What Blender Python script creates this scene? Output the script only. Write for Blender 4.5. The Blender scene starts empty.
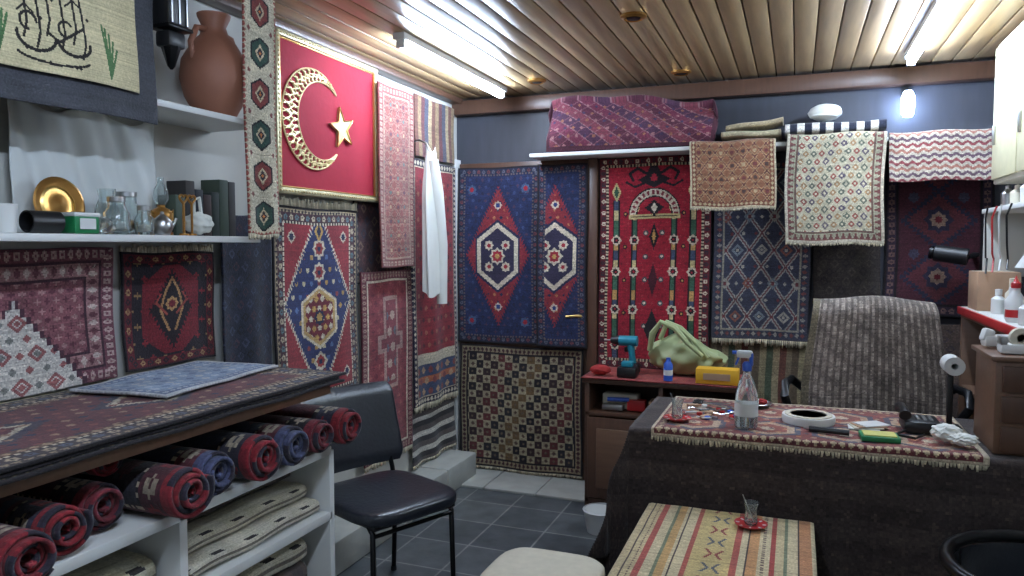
import bpy, bmesh, math, random
import numpy as np
from mathutils import Vector, Matrix, Euler
random.seed(3); rng=np.random.default_rng(3)
sin,cos,pi=math.sin,math.cos,math.pi

def lin(c):
    a=np.asarray(c,dtype=float)/255.0
    return np.where(a<=0.04045,a/12.92,((a+0.055)/1.055)**2.4)

# ------------------------------------------------------------------ materials
def mat(name,rgb,rough=.6,metal=0,var=.15,scale=20,bump=0.0,trans=0,emit=0,stretch=(1,1,1),coat=0,alpha=1):
    m=bpy.data.materials.new(name); m.use_nodes=True
    nt=m.node_tree; N=nt.nodes; L=nt.links
    b=N['Principled BSDF']
    tc=N.new('ShaderNodeTexCoord'); mp=N.new('ShaderNodeMapping'); mp.inputs['Scale'].default_value=stretch
    no=N.new('ShaderNodeTexNoise'); no.inputs['Scale'].default_value=scale; no.inputs['Detail'].default_value=4
    L.new(tc.outputs['Object'],mp.inputs['Vector']); L.new(mp.outputs['Vector'],no.inputs['Vector'])
    c=lin(rgb); mx=N.new('ShaderNodeMix'); mx.data_type='RGBA'
    mx.inputs[6].default_value=(*np.clip(c*(1-var),0,1),1); mx.inputs[7].default_value=(*np.clip(c*(1+var),0,1),1)
    L.new(no.outputs['Fac'],mx.inputs[0]); L.new(mx.outputs[2],b.inputs['Base Color'])
    b.inputs['Roughness'].default_value=rough; b.inputs['Metallic'].default_value=metal
    b.inputs['Transmission Weight'].default_value=trans; b.inputs['Coat Weight'].default_value=coat
    if emit:
        b.inputs['Emission Color'].default_value=(*c,1); b.inputs['Emission Strength'].default_value=emit
    if bump:
        bp=N.new('ShaderNodeBump'); bp.inputs['Strength'].default_value=bump; bp.inputs['Distance'].default_value=.01
        L.new(no.outputs['Fac'],bp.inputs['Height']); L.new(bp.outputs['Normal'],b.inputs['Normal'])
    return m

def rug_mat():
    m=bpy.data.materials.new('woven_wool'); m.use_nodes=True
    nt=m.node_tree; N=nt.nodes; L=nt.links; b=N['Principled BSDF']
    at=N.new('ShaderNodeAttribute'); at.attribute_name='Col'
    tc=N.new('ShaderNodeTexCoord'); no=N.new('ShaderNodeTexNoise'); no.inputs['Scale'].default_value=160; no.inputs['Detail'].default_value=3
    n2=N.new('ShaderNodeTexNoise'); n2.inputs['Scale'].default_value=7
    L.new(tc.outputs['Object'],no.inputs['Vector']); L.new(tc.outputs['Object'],n2.inputs['Vector'])
    ad=N.new('ShaderNodeMath'); ad.operation='ADD'; L.new(no.outputs['Fac'],ad.inputs[0]); L.new(n2.outputs['Fac'],ad.inputs[1])
    mr=N.new('ShaderNodeMapRange'); mr.inputs[1].default_value=.6; mr.inputs[2].default_value=1.4; mr.inputs[3].default_value=.68; mr.inputs[4].default_value=1.3
    L.new(ad.outputs[0],mr.inputs[0])
    vm=N.new('ShaderNodeVectorMath'); vm.operation='SCALE'; L.new(at.outputs['Color'],vm.inputs[0]); L.new(mr.outputs[0],vm.inputs['Scale'])
    L.new(vm.outputs[0],b.inputs['Base Color']); b.inputs['Roughness'].default_value=.92
    b.inputs['Sheen Weight'].default_value=.15; b.inputs['Specular IOR Level'].default_value=.2
    bp=N.new('ShaderNodeBump'); bp.inputs['Strength'].default_value=.5; bp.inputs['Distance'].default_value=.004
    L.new(no.outputs['Fac'],bp.inputs['Height']); L.new(bp.outputs['Normal'],b.inputs['Normal'])
    return m
RUG=rug_mat()

# ------------------------------------------------------------------ mesh builder
class B:
    def __init__(s,name): s.name=name; s.bm=bmesh.new(); s.m=[]
    def mi(s,m):
        if m not in s.m: s.m.append(m)
        return s.m.index(m)
    def _fin(s,verts,m):
        i=s.mi(m); fs=set()
        for v in verts:
            for f in v.link_faces: fs.add(f)
        for f in fs: f.material_index=i; f.smooth=True
    def box(s,c,d,m,rot=(0,0,0),bev=.003):
        M=Matrix.Translation(c)@Euler(rot).to_matrix().to_4x4()@Matrix.Diagonal((*d,1))
        r=bmesh.ops.create_cube(s.bm,size=1,matrix=M); vs=r['verts']
        i=s.mi(m)
        if bev>0:
            bev=min(bev,min(d)*.45)
            es=list({e for v in vs for e in v.link_edges})
            r=bmesh.ops.bevel(s.bm,geom=es,offset=bev,segments=2,profile=.5,affect='EDGES')
            fs=set(r['faces'])
            for v in r['verts']:
                for f in v.link_faces: fs.add(f)
            for f in fs: f.material_index=i; f.smooth=True
        else: s._fin(vs,m)
    def tube(s,pts,r,m,seg=10,closed=False,caps=True):
        pts=[Vector(p) for p in pts]; n=len(pts)
        rs=r if isinstance(r,(list,tuple)) else [r]*n
        rings=[]; up=None
        for k,p in enumerate(pts):
            if closed: t=(pts[(k+1)%n]-pts[k-1])
            else: t=pts[min(k+1,n-1)]-pts[max(k-1,0)]
            t.normalize()
            if up is None:
                up=t.orthogonal().normalized()
            else:
                up=(up-t*up.dot(t)); up=up.normalized() if up.length>1e-6 else t.orthogonal().normalized()
            w=t.cross(up)
            rings.append([s.bm.verts.new(p+(up*cos(2*pi*j/seg)+w*sin(2*pi*j/seg))*rs[k]) for j in range(seg)])
        i=s.mi(m)
        for k in range(n if closed else n-1):
            a,b=rings[k],rings[(k+1)%n]
            for j in range(seg):
                f=s.bm.faces.new((a[j],a[(j+1)%seg],b[(j+1)%seg],b[j])); f.material_index=i; f.smooth=True
        if caps and not closed:
            for rr in (list(reversed(rings[0])),rings[-1]):
                f=s.bm.faces.new(rr); f.material_index=i; f.smooth=True
    def cyl(s,p0,p1,r,m,seg=20,r1=None): s.tube([p0,p1],[r,r if r1 is None else r1],m,seg)
    def lathe(s,prof,c,m,seg=28,M=None):
        rings=[]
        for (r,z) in prof:
            ring=[]
            for j in range(seg):
                v=Vector((max(r,.0004)*cos(2*pi*j/seg),max(r,.0004)*sin(2*pi*j/seg),z))
                if M: v=M@v
                ring.append(s.bm.verts.new(v+Vector(c)))
            rings.append(ring)
        i=s.mi(m)
        for a,b in zip(rings,rings[1:]):
            for j in range(seg):
                f=s.bm.faces.new((a[j],a[(j+1)%seg],b[(j+1)%seg],b[j])); f.material_index=i; f.smooth=True
        for rr in (list(reversed(rings[0])),rings[-1]):
            f=s.bm.faces.new(rr); f.material_index=i; f.smooth=True
    def ball(s,c,d,m,noise=0,sub=3,sq=1.0,cre=0):
        r=bmesh.ops.create_icosphere(s.bm,subdivisions=sub,radius=1)
        for v in r['verts']:
            p=v.co.copy()
            q=Vector([math.copysign(abs(a)**sq,a) for a in p])
            k=1+noise*(sin(p.x*5+c[0]*9)*cos(p.y*6)+.6*sin(p.z*9+p.x*4)+.4*sin(p.y*13+p.z*7))
            if cre: k+=cre*(abs(sin(p.x*7+p.z*5+c[0]*20))+abs(sin(p.y*8-p.x*6+p.z*3))-1)
            v.co=Vector((q.x*d[0]*k+c[0],q.y*d[1]*k+c[1],q.z*d[2]*k+c[2]))
        s._fin(r['verts'],m)
    def poly(s,pts,m,th=Vector((.01,0,0))):
        a=[s.bm.verts.new(Vector(p)) for p in pts]; b=[s.bm.verts.new(Vector(p)+th) for p in pts]
        i=s.mi(m); n=len(pts)
        fs=[s.bm.faces.new(a),s.bm.faces.new(list(reversed(b)))]
        for k in range(n): fs.append(s.bm.faces.new((a[k],b[k],b[(k+1)%n],a[(k+1)%n])))
        for f in fs: f.material_index=i
    def surf(s,fn,nu,nv,m,closeu=False):
        g=[[s.bm.verts.new(fn(i/nu,j/nv)) for i in range(nu if closeu else nu+1)] for j in range(nv+1)]
        k=s.mi(m); n=len(g[0])
        for j in range(nv):
            for i in range(nu):
                f=s.bm.faces.new((g[j][i],g[j][(i+1)%n],g[j+1][(i+1)%n],g[j+1][i])); f.material_index=k; f.smooth=True
    def done(s,loc=(0,0,0),rz=0,sharp=40,solid=0):
        bmesh.ops.recalc_face_normals(s.bm,faces=s.bm.faces[:])
        me=bpy.data.meshes.new(s.name); s.bm.to_mesh(me); s.bm.free()
        for m in s.m: me.materials.append(m)
        me.set_sharp_from_angle(angle=math.radians(sharp))
        o=bpy.data.objects.new(s.name,me); bpy.context.scene.collection.objects.link(o)
        o.location=loc; o.rotation_euler=(0,0,rz)
        if solid:
            md=o.modifiers.new('thick','SOLIDIFY'); md.thickness=solid; md.offset=0
        return o

# ------------------------------------------------------------------ rug canvas
class Cv:
    def __init__(s,w,h,cell=.006,base=(150,30,40)):
        s.nx=max(6,int(round(w/cell))); s.ny=max(6,int(round(h/cell))); s.w=w; s.h=h
        xs=(np.arange(s.nx)+.5)/s.nx*w-w/2; ys=(np.arange(s.ny)+.5)/s.ny*h-h/2
        s.x,s.y=np.meshgrid(xs,ys); s.c=np.ones((s.ny,s.nx,3))*np.array(base,float)
    def p(s,mask,col): s.c[mask]=col; return s
    def loz(s,cx,cy,a,b): return abs(s.x-cx)/a+abs(s.y-cy)/b<1
    def rect(s,cx,cy,a,b): return (abs(s.x-cx)<a)&(abs(s.y-cy)<b)
    def hexa(s,cx,cy,a,b,k=.5):
        X=abs(s.x-cx); return (X<a)&(abs(s.y-cy)<b-X/a*b*k)
    def star(s,cx,cy,r): 
        X=abs(s.x-cx);Y=abs(s.y-cy); return (np.maximum(X,Y)<r*.7)|(X+Y<r)
    def serr(s,cx,cy,a,b,am=.1,n=9):
        X=abs(s.x-cx)/a;Y=abs(s.y-cy)/b
        return X+Y+am*abs(((X-Y)*n)%1-.5)*2<1+am*.3
    def circ(s,cx,cy,r): return (s.x-cx)**2+(s.y-cy)**2<r*r
    def edge(s): return np.minimum(s.w/2-abs(s.x),s.h/2-abs(s.y))
    def band(s,d0,d1,col,motif=None,period=.04,kind='dia',col2=None):
        d=s.edge(); m=(d>=d0)&(d<d1); s.p(m,col)
        if motif is not None:
            t0=np.where(s.w/2-abs(s.x)<s.h/2-abs(s.y),s.y,s.x)
            k=np.floor(t0/period+.5); t=abs(t0-k*period)/(period/2); q=abs(d-(d0+d1)/2)/((d1-d0)/2)
            if kind=='dia': mm=t/.8+q/.85<1
            elif kind=='zig': mm=((d-d0)/(d1-d0))<t
            elif kind=='bar': mm=t<.45
            elif kind=='star': mm=((np.maximum(t,q)<.55)|(t+q<.8))&~((t+q)<.3)
            else: mm=(abs(t-q)<.25)
            s.p(m&mm,motif)
            if col2 is not None: s.p(m&mm&(k%2==0),col2)
        return s
    def scat(s,mask,px,py,r,cols,kind='dia',stag=True):
        iy=np.floor(s.y/py+.5); xo=s.x+(iy%2)*(px/2 if stag else 0); ix=np.floor(xo/px+.5)
        X=abs(xo-ix*px); Y=abs(s.y-iy*py)
        if kind=='dia': m=X+Y<r
        elif kind=='plus': m=((X<r*.3)&(Y<r))|((Y<r*.3)&(X<r))
        elif kind=='ring': m=(X+Y<r)&(X+Y>r*.55)
        else: m=((np.maximum(X,Y)<r*.65)|(X+Y<r))
        idx=((ix*7+iy*5)%len(cols)).astype(int)
        for k,c in enumerate(cols): s.p(mask&m&(idx==k),c)
        return s
    def stroke(s,pts,w,col):
        m=np.zeros(s.x.shape,bool)
        for (x0,y0),(x1,y1) in zip(pts,pts[1:]):
            dx,dy=x1-x0,y1-y0; L=dx*dx+dy*dy+1e-12
            t=np.clip(((s.x-x0)*dx+(s.y-y0)*dy)/L,0,1)
            m|=((s.x-x0-t*dx)**2+(s.y-y0-t*dy)**2)<w*w
        return s.p(m,col)
    def noise(s,a=.08,row=.04):
        s.c*=(1+rng.normal(0,a,(s.ny,s.nx,1))); s.c*=(1+rng.normal(0,row,(s.ny,1,1))); s.c=np.clip(s.c,0,255); return s

CR=(200,188,160)
SAT=.95
def rug(name,cv,pos,fr=(0,0),th=.006,fcol=CR,noise=.08,gain=1.0,sat=None):
    cv.noise(noise)
    nx,ny=cv.nx,cv.ny
    U,V=np.meshgrid(np.linspace(0,1,nx+1),np.linspace(0,1,ny+1))
    P=np.stack([np.broadcast_to(a,U.shape) for a in pos(U,V)],-1).reshape(-1,3)
    idx=np.arange((nx+1)*(ny+1)).reshape(ny+1,nx+1)
    F=np.stack([idx[:-1,:-1],idx[:-1,1:],idx[1:,1:],idx[1:,:-1]],-1).reshape(-1,4)
    C=cv.c.reshape(-1,3)
    lum=C@np.array([.3,.55,.15]); s_=SAT if sat is None else sat
    C=lum[:,None]+(C-lum[:,None])*s_; C=C*.90+np.array([14,13,13])  # blacks lifted: hazy low contrast is put into the wool colours
    exV=[];exF=[];exC=[]; base=len(P)
    for end,ln in ((0,fr[0]),(1,fr[1])):
        if ln<=0: continue
        n=int(cv.w/.011)
        v0=0.0 if end==0 else 1.0; v1=.02 if end==0 else .98
        us=np.linspace(0,1,n+1)
        A=np.stack([np.broadcast_to(a,us.shape) for a in pos(us,np.full_like(us,v0))],-1)
        A2=np.stack([np.broadcast_to(a,us.shape) for a in pos(us,np.full_like(us,v1))],-1)
        for k in range(n):
            d=A[k]-A2[k]; d=d/np.linalg.norm(d); w=(A[k+1]-A[k])
            l=ln*random.uniform(.6,1.15); sw=w*random.uniform(-.35,.35)
            b=base+len(exV)
            exV+= [A[k]+w*.05,A[k]+w*.9,A[k]+w*.75+d*l+sw,A[k]+w*.2+d*l+sw]
            exF.append([b,b+1,b+2,b+3]); g=random.uniform(.75,1.1); exC.append([min(255,c*g) for c in fcol])
    if exV:
        P=np.vstack([P,np.array(exV)]); F=np.vstack([F,np.array(exF)]); C=np.vstack([C,np.array(exC)])
    me=bpy.data.meshes.new(name); me.vertices.add(len(P)); me.vertices.foreach_set('co',P.astype(np.float32).ravel())
    me.loops.add(len(F)*4); me.loops.foreach_set('vertex_index',F.astype(np.int32).ravel())
    me.polygons.add(len(F)); me.polygons.foreach_set('loop_start',np.arange(0,len(F)*4,4,dtype=np.int32))
    me.update(calc_edges=True); me.validate()
    ca=me.color_attributes.new('Col','FLOAT_COLOR','CORNER')
    cc=np.ones((len(F),4,4),np.float32); cc[:,:,:3]=(lin(np.clip(C*gain,0,255)))[:,None,:]
    ca.data.foreach_set('color',cc.ravel())
    me.polygons.foreach_set('use_smooth',np.ones(len(F),bool))
    me.materials.append(RUG)
    o=bpy.data.objects.new(name,me); bpy.context.scene.collection.objects.link(o)
    md=o.modifiers.new('pile','SOLIDIFY'); md.thickness=th; md.offset=0
    return o

def onback(x0,x1,z0,z1,D=4.485,amp=.006,ph=0,f=9,tilt=0):
    def fn(U,V):
        w=amp*(1+np.sin(U*f+ph+V*1.5))*(1.15-V)
        return x0+U*(x1-x0)+.004*np.sin(V*7+ph), D-w-.004, z0+V*(z1-z0)+tilt*U+.003*np.sin(U*8+ph)
    return fn
def onleft(y0,y1,z0,z1,D=-2.105,amp=.006,ph=0,f=9,tilt=0):
    def fn(U,V):
        w=amp*(1+np.sin(U*f+ph+V*1.5))*(1.15-V)
        return D+w+.004, y0+U*(y1-y0)+.004*np.sin(V*7+ph), z0+V*(z1-z0)+tilt*U+.003*np.sin(U*8+ph)
    return fn
def over(x0,x1,z0,z1,yf,bk,amp=.008,ph=0):
    h=z1-z0
    def fn(U,V):
        s=V*(h+bk); w=amp*(1+np.sin(U*10+ph))*(1.1-V)
        r=.02; a=np.clip((s-(h-r))/(2*r),0,1)*pi/2
        y=np.where(s<h-r,yf-w,np.where(s>h+r,yf+(s-h),yf+r*(1-np.cos(a))-w*(1-a/1.6)))
        z=np.where(s<h-r,z0+s,np.where(s>h+r,z1,z1-r+r*np.sin(a)))
        return x0+U*(x1-x0)+.006*np.sin(s*9+ph), y, z+.004*np.sin(U*9+ph)
    return fn
def cloth_over(xl,xr,yf,yb,zt,ol,orr,of,ob,fa=.012,fq=24):
    def fn(U,V):
        a=xl-ol+U*(xr-xl+ol+orr); b=yf-of+V*(yb-yf+of+ob)
        dl=np.maximum(xl-a,0);dr=np.maximum(a-xr,0);df=np.maximum(yf-b,0);db=np.maximum(b-yb,0)
        dx=np.maximum(dl,dr);dy=np.maximum(df,db);dp=np.maximum(dx,dy);mn=np.minimum(dx,dy)
        fx=.008+fa*(1+np.sin(b*fq+a))*np.clip(dx*4,0,1)+.22*mn
        fy=.008+fa*(1+np.sin(a*fq+.5))*np.clip(dy*4,0,1)+.22*mn
        x=np.clip(a,xl,xr)+np.where(dr>0,fx,0)-np.where(dl>0,fx,0)
        y=np.clip(b,yf,yb)+np.where(db>0,fy,0)-np.where(df>0,fy,0)
        return x,y,zt-dp+.0015*np.sin(a*30)*np.cos(b*27)
    return fn
def flat(x0,x1,y0,y1,z,rot=0,hang=0,alongY=False,amp=.003):
    cx,cy=(x0+x1)/2,(y0+y1)/2
    def fn(U,V):
        if alongY: y=y0+U*(y1-y0); x=x1-V*(x1-x0)
        else: x=x0+U*(x1-x0); y=y0+V*(y1-y0)
        dx,dy=x-cx,y-cy
        return cx+dx*cos(rot)-dy*sin(rot), cy+dx*sin(rot)+dy*cos(rot), z+amp*np.sin(x*17+1)*np.cos(y*15)
    return fn

RED=(150,28,42);DR=(100,22,32);NAVY=(24,32,62);BLK=(24,20,24);GOLD=(186,145,72);BLUE=(32,54,110);GRN=(38,90,64);ORG=(190,95,50);TEAL=(60,100,120);BRN=(95,62,45)

# ---------------------------------------------------------------- plain materials
M_white=mat('white_paint',(214,214,210),.45,var=.06,scale=6)
M_plaster=mat('cream_plaster',(190,188,180),.8,var=.12,scale=5,bump=.1)
M_backwall=mat('dark_stained_wall',(58,60,68),.55,var=.3,scale=4,bump=.05,stretch=(6,6,1))
M_dwood=mat('dark_wood',(84,58,44),.4,var=.35,scale=6,stretch=(8,8,1),bump=.05)
M_mwood=mat('brown_wood',(108,80,62),.4,var=.3,scale=5,stretch=(1,9,9))
M_black=mat('black_plastic',(24,24,26),.4,var=.2)
M_leather=mat('black_vinyl',(34,37,44),.28,var=.2,scale=60,bump=.15)
M_steelblk=mat('black_steel',(20,20,22),.3,metal=.6,var=.1)
M_metal=mat('brushed_metal',(180,180,180),.3,metal=1,var=.1)
M_gold=mat('gold_metal',(212,175,105),.32,metal=.85,var=.15)
M_copper=mat('aged_brass',(180,132,70),.28,metal=.8,var=.25)
M_goldp=mat('gold_embroidery',(225,204,150),.45,metal=.3,var=.15)
M_frame=mat('champagne_frame',(206,196,158),.3,metal=.5,var=.25,scale=60,bump=.3)
M_glass=mat('clear_glass',(240,248,248),.04,var=.02,trans=.94)
M_redp=mat('red_plastic',(176,40,42),.35,var=.1)
M_redc=mat('red_cloth',(150,36,34),.85,var=.25,scale=40,bump=.2)
M_tc=mat('terracotta',(150,98,76),.6,var=.2,scale=9)
M_teal=mat('teal_plastic',(30,130,150),.4,var=.1)
M_green=mat('green_plastic',(30,120,70),.4,var=.15)
M_lime=mat('lime_bag',(168,178,130),.5,var=.15,scale=12,bump=.3)
M_yel=mat('yellow_card',(222,168,40),.6,var=.1)
M_blue=mat('blue_plastic',(50,90,180),.4,var=.1)
M_cream=mat('cream_fabric',(200,192,172),.85,var=.12,scale=30,bump=.2)
M_shirt=mat('white_cotton',(222,222,214),.9,var=.06,scale=10,bump=.1)
M_stone=mat('pale_stone',(166,166,158),.8,var=.25,scale=9,bump=.3)
M_card=mat('cardboard',(172,138,110),.8,var=.15)
M_tube=mat('tube_glow',(206,227,255),.5,var=0,emit=165)
M_paper=mat('paper_sheet',(206,208,204),.8,var=.08,scale=6,bump=.2)

# ---------------------------------------------------------------- room shell
XL,XR,YB,YF,ZC=-2.12,1.3,4.5,-.8,2.45
def slab(name,c,d,m):
    b=B(name); b.box(c,d,m,bev=0); return b.done()
slab('wall_left',(XL-.05,(YB+YF)/2,ZC/2),(.1,YB-YF+.2,ZC+.2),M_plaster)
slab('wall_right',(XR+.05,(YB+YF)/2,ZC/2),(.1,YB-YF+.2,ZC+.2),M_plaster)
slab('wall_back',((XL+XR)/2,YB+.05,ZC/2),(XR-XL,.1,ZC+.2),M_backwall)
slab('wall_front',((XL+XR)/2,YF-.05,ZC/2),(XR-XL,.1,ZC+.2),M_plaster)

def floor_mat():
    m=bpy.data.materials.new('slate_tiles'); m.use_nodes=True; nt=m.node_tree;N=nt.nodes;L=nt.links;b=N['Principled BSDF']
    tc=N.new('ShaderNodeTexCoord'); br=N.new('ShaderNodeTexBrick'); br.offset=0; br.inputs['Scale'].default_value=1
    br.inputs['Brick Width'].default_value=.3; br.inputs['Row Height'].default_value=.3; br.inputs['Mortar Size'].default_value=.005
    br.inputs['Color1'].default_value=(*lin((92,96,96)),1); br.inputs['Color2'].default_value=(*lin((66,70,74)),1); br.inputs['Mortar'].default_value=(*lin((130,130,126)),1)
    no=N.new('ShaderNodeTexNoise'); no.inputs['Scale'].default_value=9; no.inputs['Detail'].default_value=8
    mx=N.new('ShaderNodeMix'); mx.data_type='RGBA'; mx.blend_type='OVERLAY'; mx.inputs[0].default_value=.7
    L.new(tc.outputs['Object'],br.inputs['Vector']); L.new(tc.outputs['Object'],no.inputs['Vector'])
    L.new(br.outputs['Color'],mx.inputs[6]); L.new(no.outputs['Fac'],mx.inputs[7]); L.new(mx.outputs[2],b.inputs['Base Color'])
    b.inputs['Roughness'].default_value=.38
    bp=N.new('ShaderNodeBump'); bp.inputs['Strength'].default_value=.25; bp.inputs['Distance'].default_value=.01
    L.new(no.outputs['Fac'],bp.inputs['Height']); L.new(bp.outputs['Normal'],b.inputs['Normal']); return m
slab('floor',((XL+XR)/2,(YB+YF)/2,-.05),(XR-XL+.2,YB-YF+.2,.1),floor_mat())
b=B('trim_threshold')
for i in range(4): b.box((-1.93+i*.335,4.29,.008),(.33,.38,.016),M_stone,bev=.003)
b.done()
b=B('trim_plinth')
for i in range(5): b.box((-2.01,2.45+i*.42,.08),(.2,.41,.16),M_stone,bev=.012)
b.done()

def ceil_mat():
    m=bpy.data.materials.new('lambri_wood'); m.use_nodes=True; nt=m.node_tree;N=nt.nodes;L=nt.links;b=N['Principled BSDF']
    g=N.new('ShaderNodeNewGeometry'); tc=N.new('ShaderNodeTexCoord'); mp=N.new('ShaderNodeMapping'); mp.inputs['Scale'].default_value=(14,1.2,1)
    no=N.new('ShaderNodeTexNoise'); no.inputs['Scale'].default_value=3; no.inputs['Detail'].default_value=6
    L.new(tc.outputs['Object'],mp.inputs['Vector']); L.new(mp.outputs[0],no.inputs['Vector'])
    ad=N.new('ShaderNodeMath'); ad.operation='MULTIPLY_ADD'; ad.inputs[1].default_value=.4
    L.new(g.outputs['Random Per Island'],ad.inputs[0]); L.new(no.outputs['Fac'],ad.inputs[2])
    cr=N.new('ShaderNodeValToRGB'); cr.color_ramp.elements[0].position=.3; cr.color_ramp.elements[1].position=1.0
    cr.color_ramp.elements[0].color=(*lin((138,112,78)),1); cr.color_ramp.elements[1].color=(*lin((188,158,114)),1)
    L.new(ad.outputs[0],cr.inputs[0]); L.new(cr.outputs[0],b.inputs['Base Color']); b.inputs['Roughness'].default_value=.4
    b.inputs['Coat Weight'].default_value=.12; b.inputs['Coat Roughness'].default_value=.3
    return m
b=B('ceiling'); cm=ceil_mat()
b.box(((XL+XR)/2,(YB+YF)/2,ZC+.06),(XR-XL+.2,YB-YF+.2,.06),M_dwood,bev=0)
n=36; w=(XR-XL)/n
for i in range(n): b.box((XL+w*(i+.5),(YB+YF)/2,ZC+.013),(w-.005,YB-YF,.024),cm,bev=.004)
b.done()
b=B('trim_ceiling_beam'); b.box(((XL+XR)/2,4.46,2.39),(XR-XL,.08,.09),M_dwood,bev=.006); b.done()
b=B('trim_left_beam'); b.box((-2.08,1.85,2.43),(.07,5.2,.035),M_dwood,bev=.006); b.done()

# door
b=B('door_1'); b.box((-1.64,4.475,1.02),(.88,.04,2.02),M_dwood)
b.box((-1.235,4.452,1.05),(.03,.01,.14),M_gold); b.cyl((-1.235,4.45,1.06),(-1.235,4.40,1.06),.008,M_gold); b.tube([(-1.235,4.405,1.06),(-1.26,4.40,1.062),(-1.33,4.395,1.055)],.008,M_gold)
b.done()
b=B('trim_door_frame'); b.box((-2.105,4.46,1.03),(.028,.08,2.06),M_white); b.box((-1.17,4.46,1.03),(.06,.08,2.06),M_dwood); b.done()

# ---------------------------------------------------------------- lights
def tube_lamp(name,x,y0,y1,z=2.4):
    b=B(name); b.box((x,(y0+y1)/2,z+.035),(.06,y1-y0+.04,.03),M_white)
    for y in (y0,y1): b.box((x,y,z+.005),(.04,.016,.04),M_white)
    b.cyl((x,y0+.01,z),(x,y1-.01,z),.017,M_tube,16); return b.done()
tube_lamp('added_fill_tube_lamp',-1.68,2.98,4.2)
tube_lamp('added_fill_tube_lamp',.51,2.97,4.17)
tube_lamp('added_fill_tube_lamp',-.5,.1,1.3)  # unseen extra tube overhead, added only to brighten the room
for x,y in ((-.65,3.10),(-.61,4.18),(-1.42,4.1),(.14,2.85)):
    b=B('ceiling_spotlight'); b.lathe([(.055,0),(.055,-.008),(.04,-.016),(.032,-.01),(.03,-.004),(.0,-.002)],(x,y,2.45),M_copper); b.lathe([(.03,0),(.028,-.012),(0,-.014)],(x,y,2.448),M_black); b.done()
b=B('wall_lamp'); b.lathe([(.02,0),(.03,.02),(.032,.1),(.02,.13),(.0,.135)],(.53,4.40,2.17),mat('lamp_glow',(175,204,255),.5,var=0,emit=75)); b.box((.53,4.45,2.3),(.04,.1,.02),M_white); b.done()

# ---------------------------------------------------------------- BACK WALL RUGS
def blue_med(w,h,cx=0):
    c=Cv(w,h,.0055,BLUE); f=c.edge()>.055
    c.p(f,(26,36,72)); c.scat(f,.045,.045,.012,[(42,60,98),(26,28,54),(62,44,66)],'plus')
    c.p(f&c.serr(cx,0,.245,.5,.12,11),NAVY); c.p(f&c.serr(cx,0,.225,.46,.12,11),(126,34,42))
    c.scat(f&c.loz(cx,0,.19,.40),.05,.05,.011,[NAVY,(170,106,66)],'plus')
    c.p(f&c.hexa(cx,0,.16,.24,.5),NAVY); c.p(f&c.hexa(cx,0,.145,.22,.5),CR); c.p(f&c.hexa(cx,0,.12,.185,.5),(40,36,60))
    for a in range(4):
        sx=[-1,1,-1,1][a]; sy=[-1,-1,1,1][a]; c.p(f&c.star(cx+sx*.06,sy*.07,.035),CR); c.p(f&c.star(cx+sx*.06,sy*.07,.016),RED)
    c.p(f&c.star(cx,0,.06),CR); c.p(f&c.star(cx,0,.04),RED); c.p(f&c.star(cx,0,.018),GOLD)
    for sy in (-1,1):
        c.p(f&c.star(cx,sy*.33,.03),CR); c.p(f&c.star(cx,sy*.33,.016),BLUE)
        for sx in (-1,1): c.p(f&c.star(cx+sx*.19,sy*.43,.035),(60,80,110)); c.p(f&c.star(cx+sx*.19,sy*.43,.018),RED)
    c.band(0,.012,BLK); c.band(.012,.045,(26,32,52),(76,80,92),.035,'star',(100,48,50)); c.band(.045,.055,(86,76,74),NAVY,.02,'bar'); return c
rug('blue_medallion_rug',blue_med(.58,1.15),onback(-2.085,-1.515,.86,2.0,4.445,.006,1),th=.008)
rug('blue_medallion_rug',blue_med(.33,1.17,-.045),onback(-1.525,-1.20,.86,2.0,4.415,.006,2),th=.008)

c=Cv(.86,.84,.006,CR); q=.052
ix=np.floor((c.x)/q).astype(int); iy=np.floor(c.y/q).astype(int); par=(ix+iy)%2
c.p(par==0,(144,132,104)); cols=[BLK,(44,28,30),(84,36,36),(32,30,34),(96,72,42)]
for k,cc in enumerate(cols): c.p((par==1)&((((ix-iy)//2+ (iy//3))%5)==k),cc)
c.p((par==0)&(abs((c.x/q)%1-.5)+abs((c.y/q)%1-.5)<.28),(74,54,46))
c.p((par==1)&(abs((c.x/q)%1-.5)+abs((c.y/q)%1-.5)<.18),(94,78,60))
c.band(0,.012,BLK); c.band(.012,.05,(128,114,88),(60,32,34),.03,'dia'); c.band(.05,.06,BLK)
rug('checkered_rug',c,onback(-2.07,-1.23,.04,.845,4.445,.006,.5,12),fr=(.02,0),th=.008)

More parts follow.
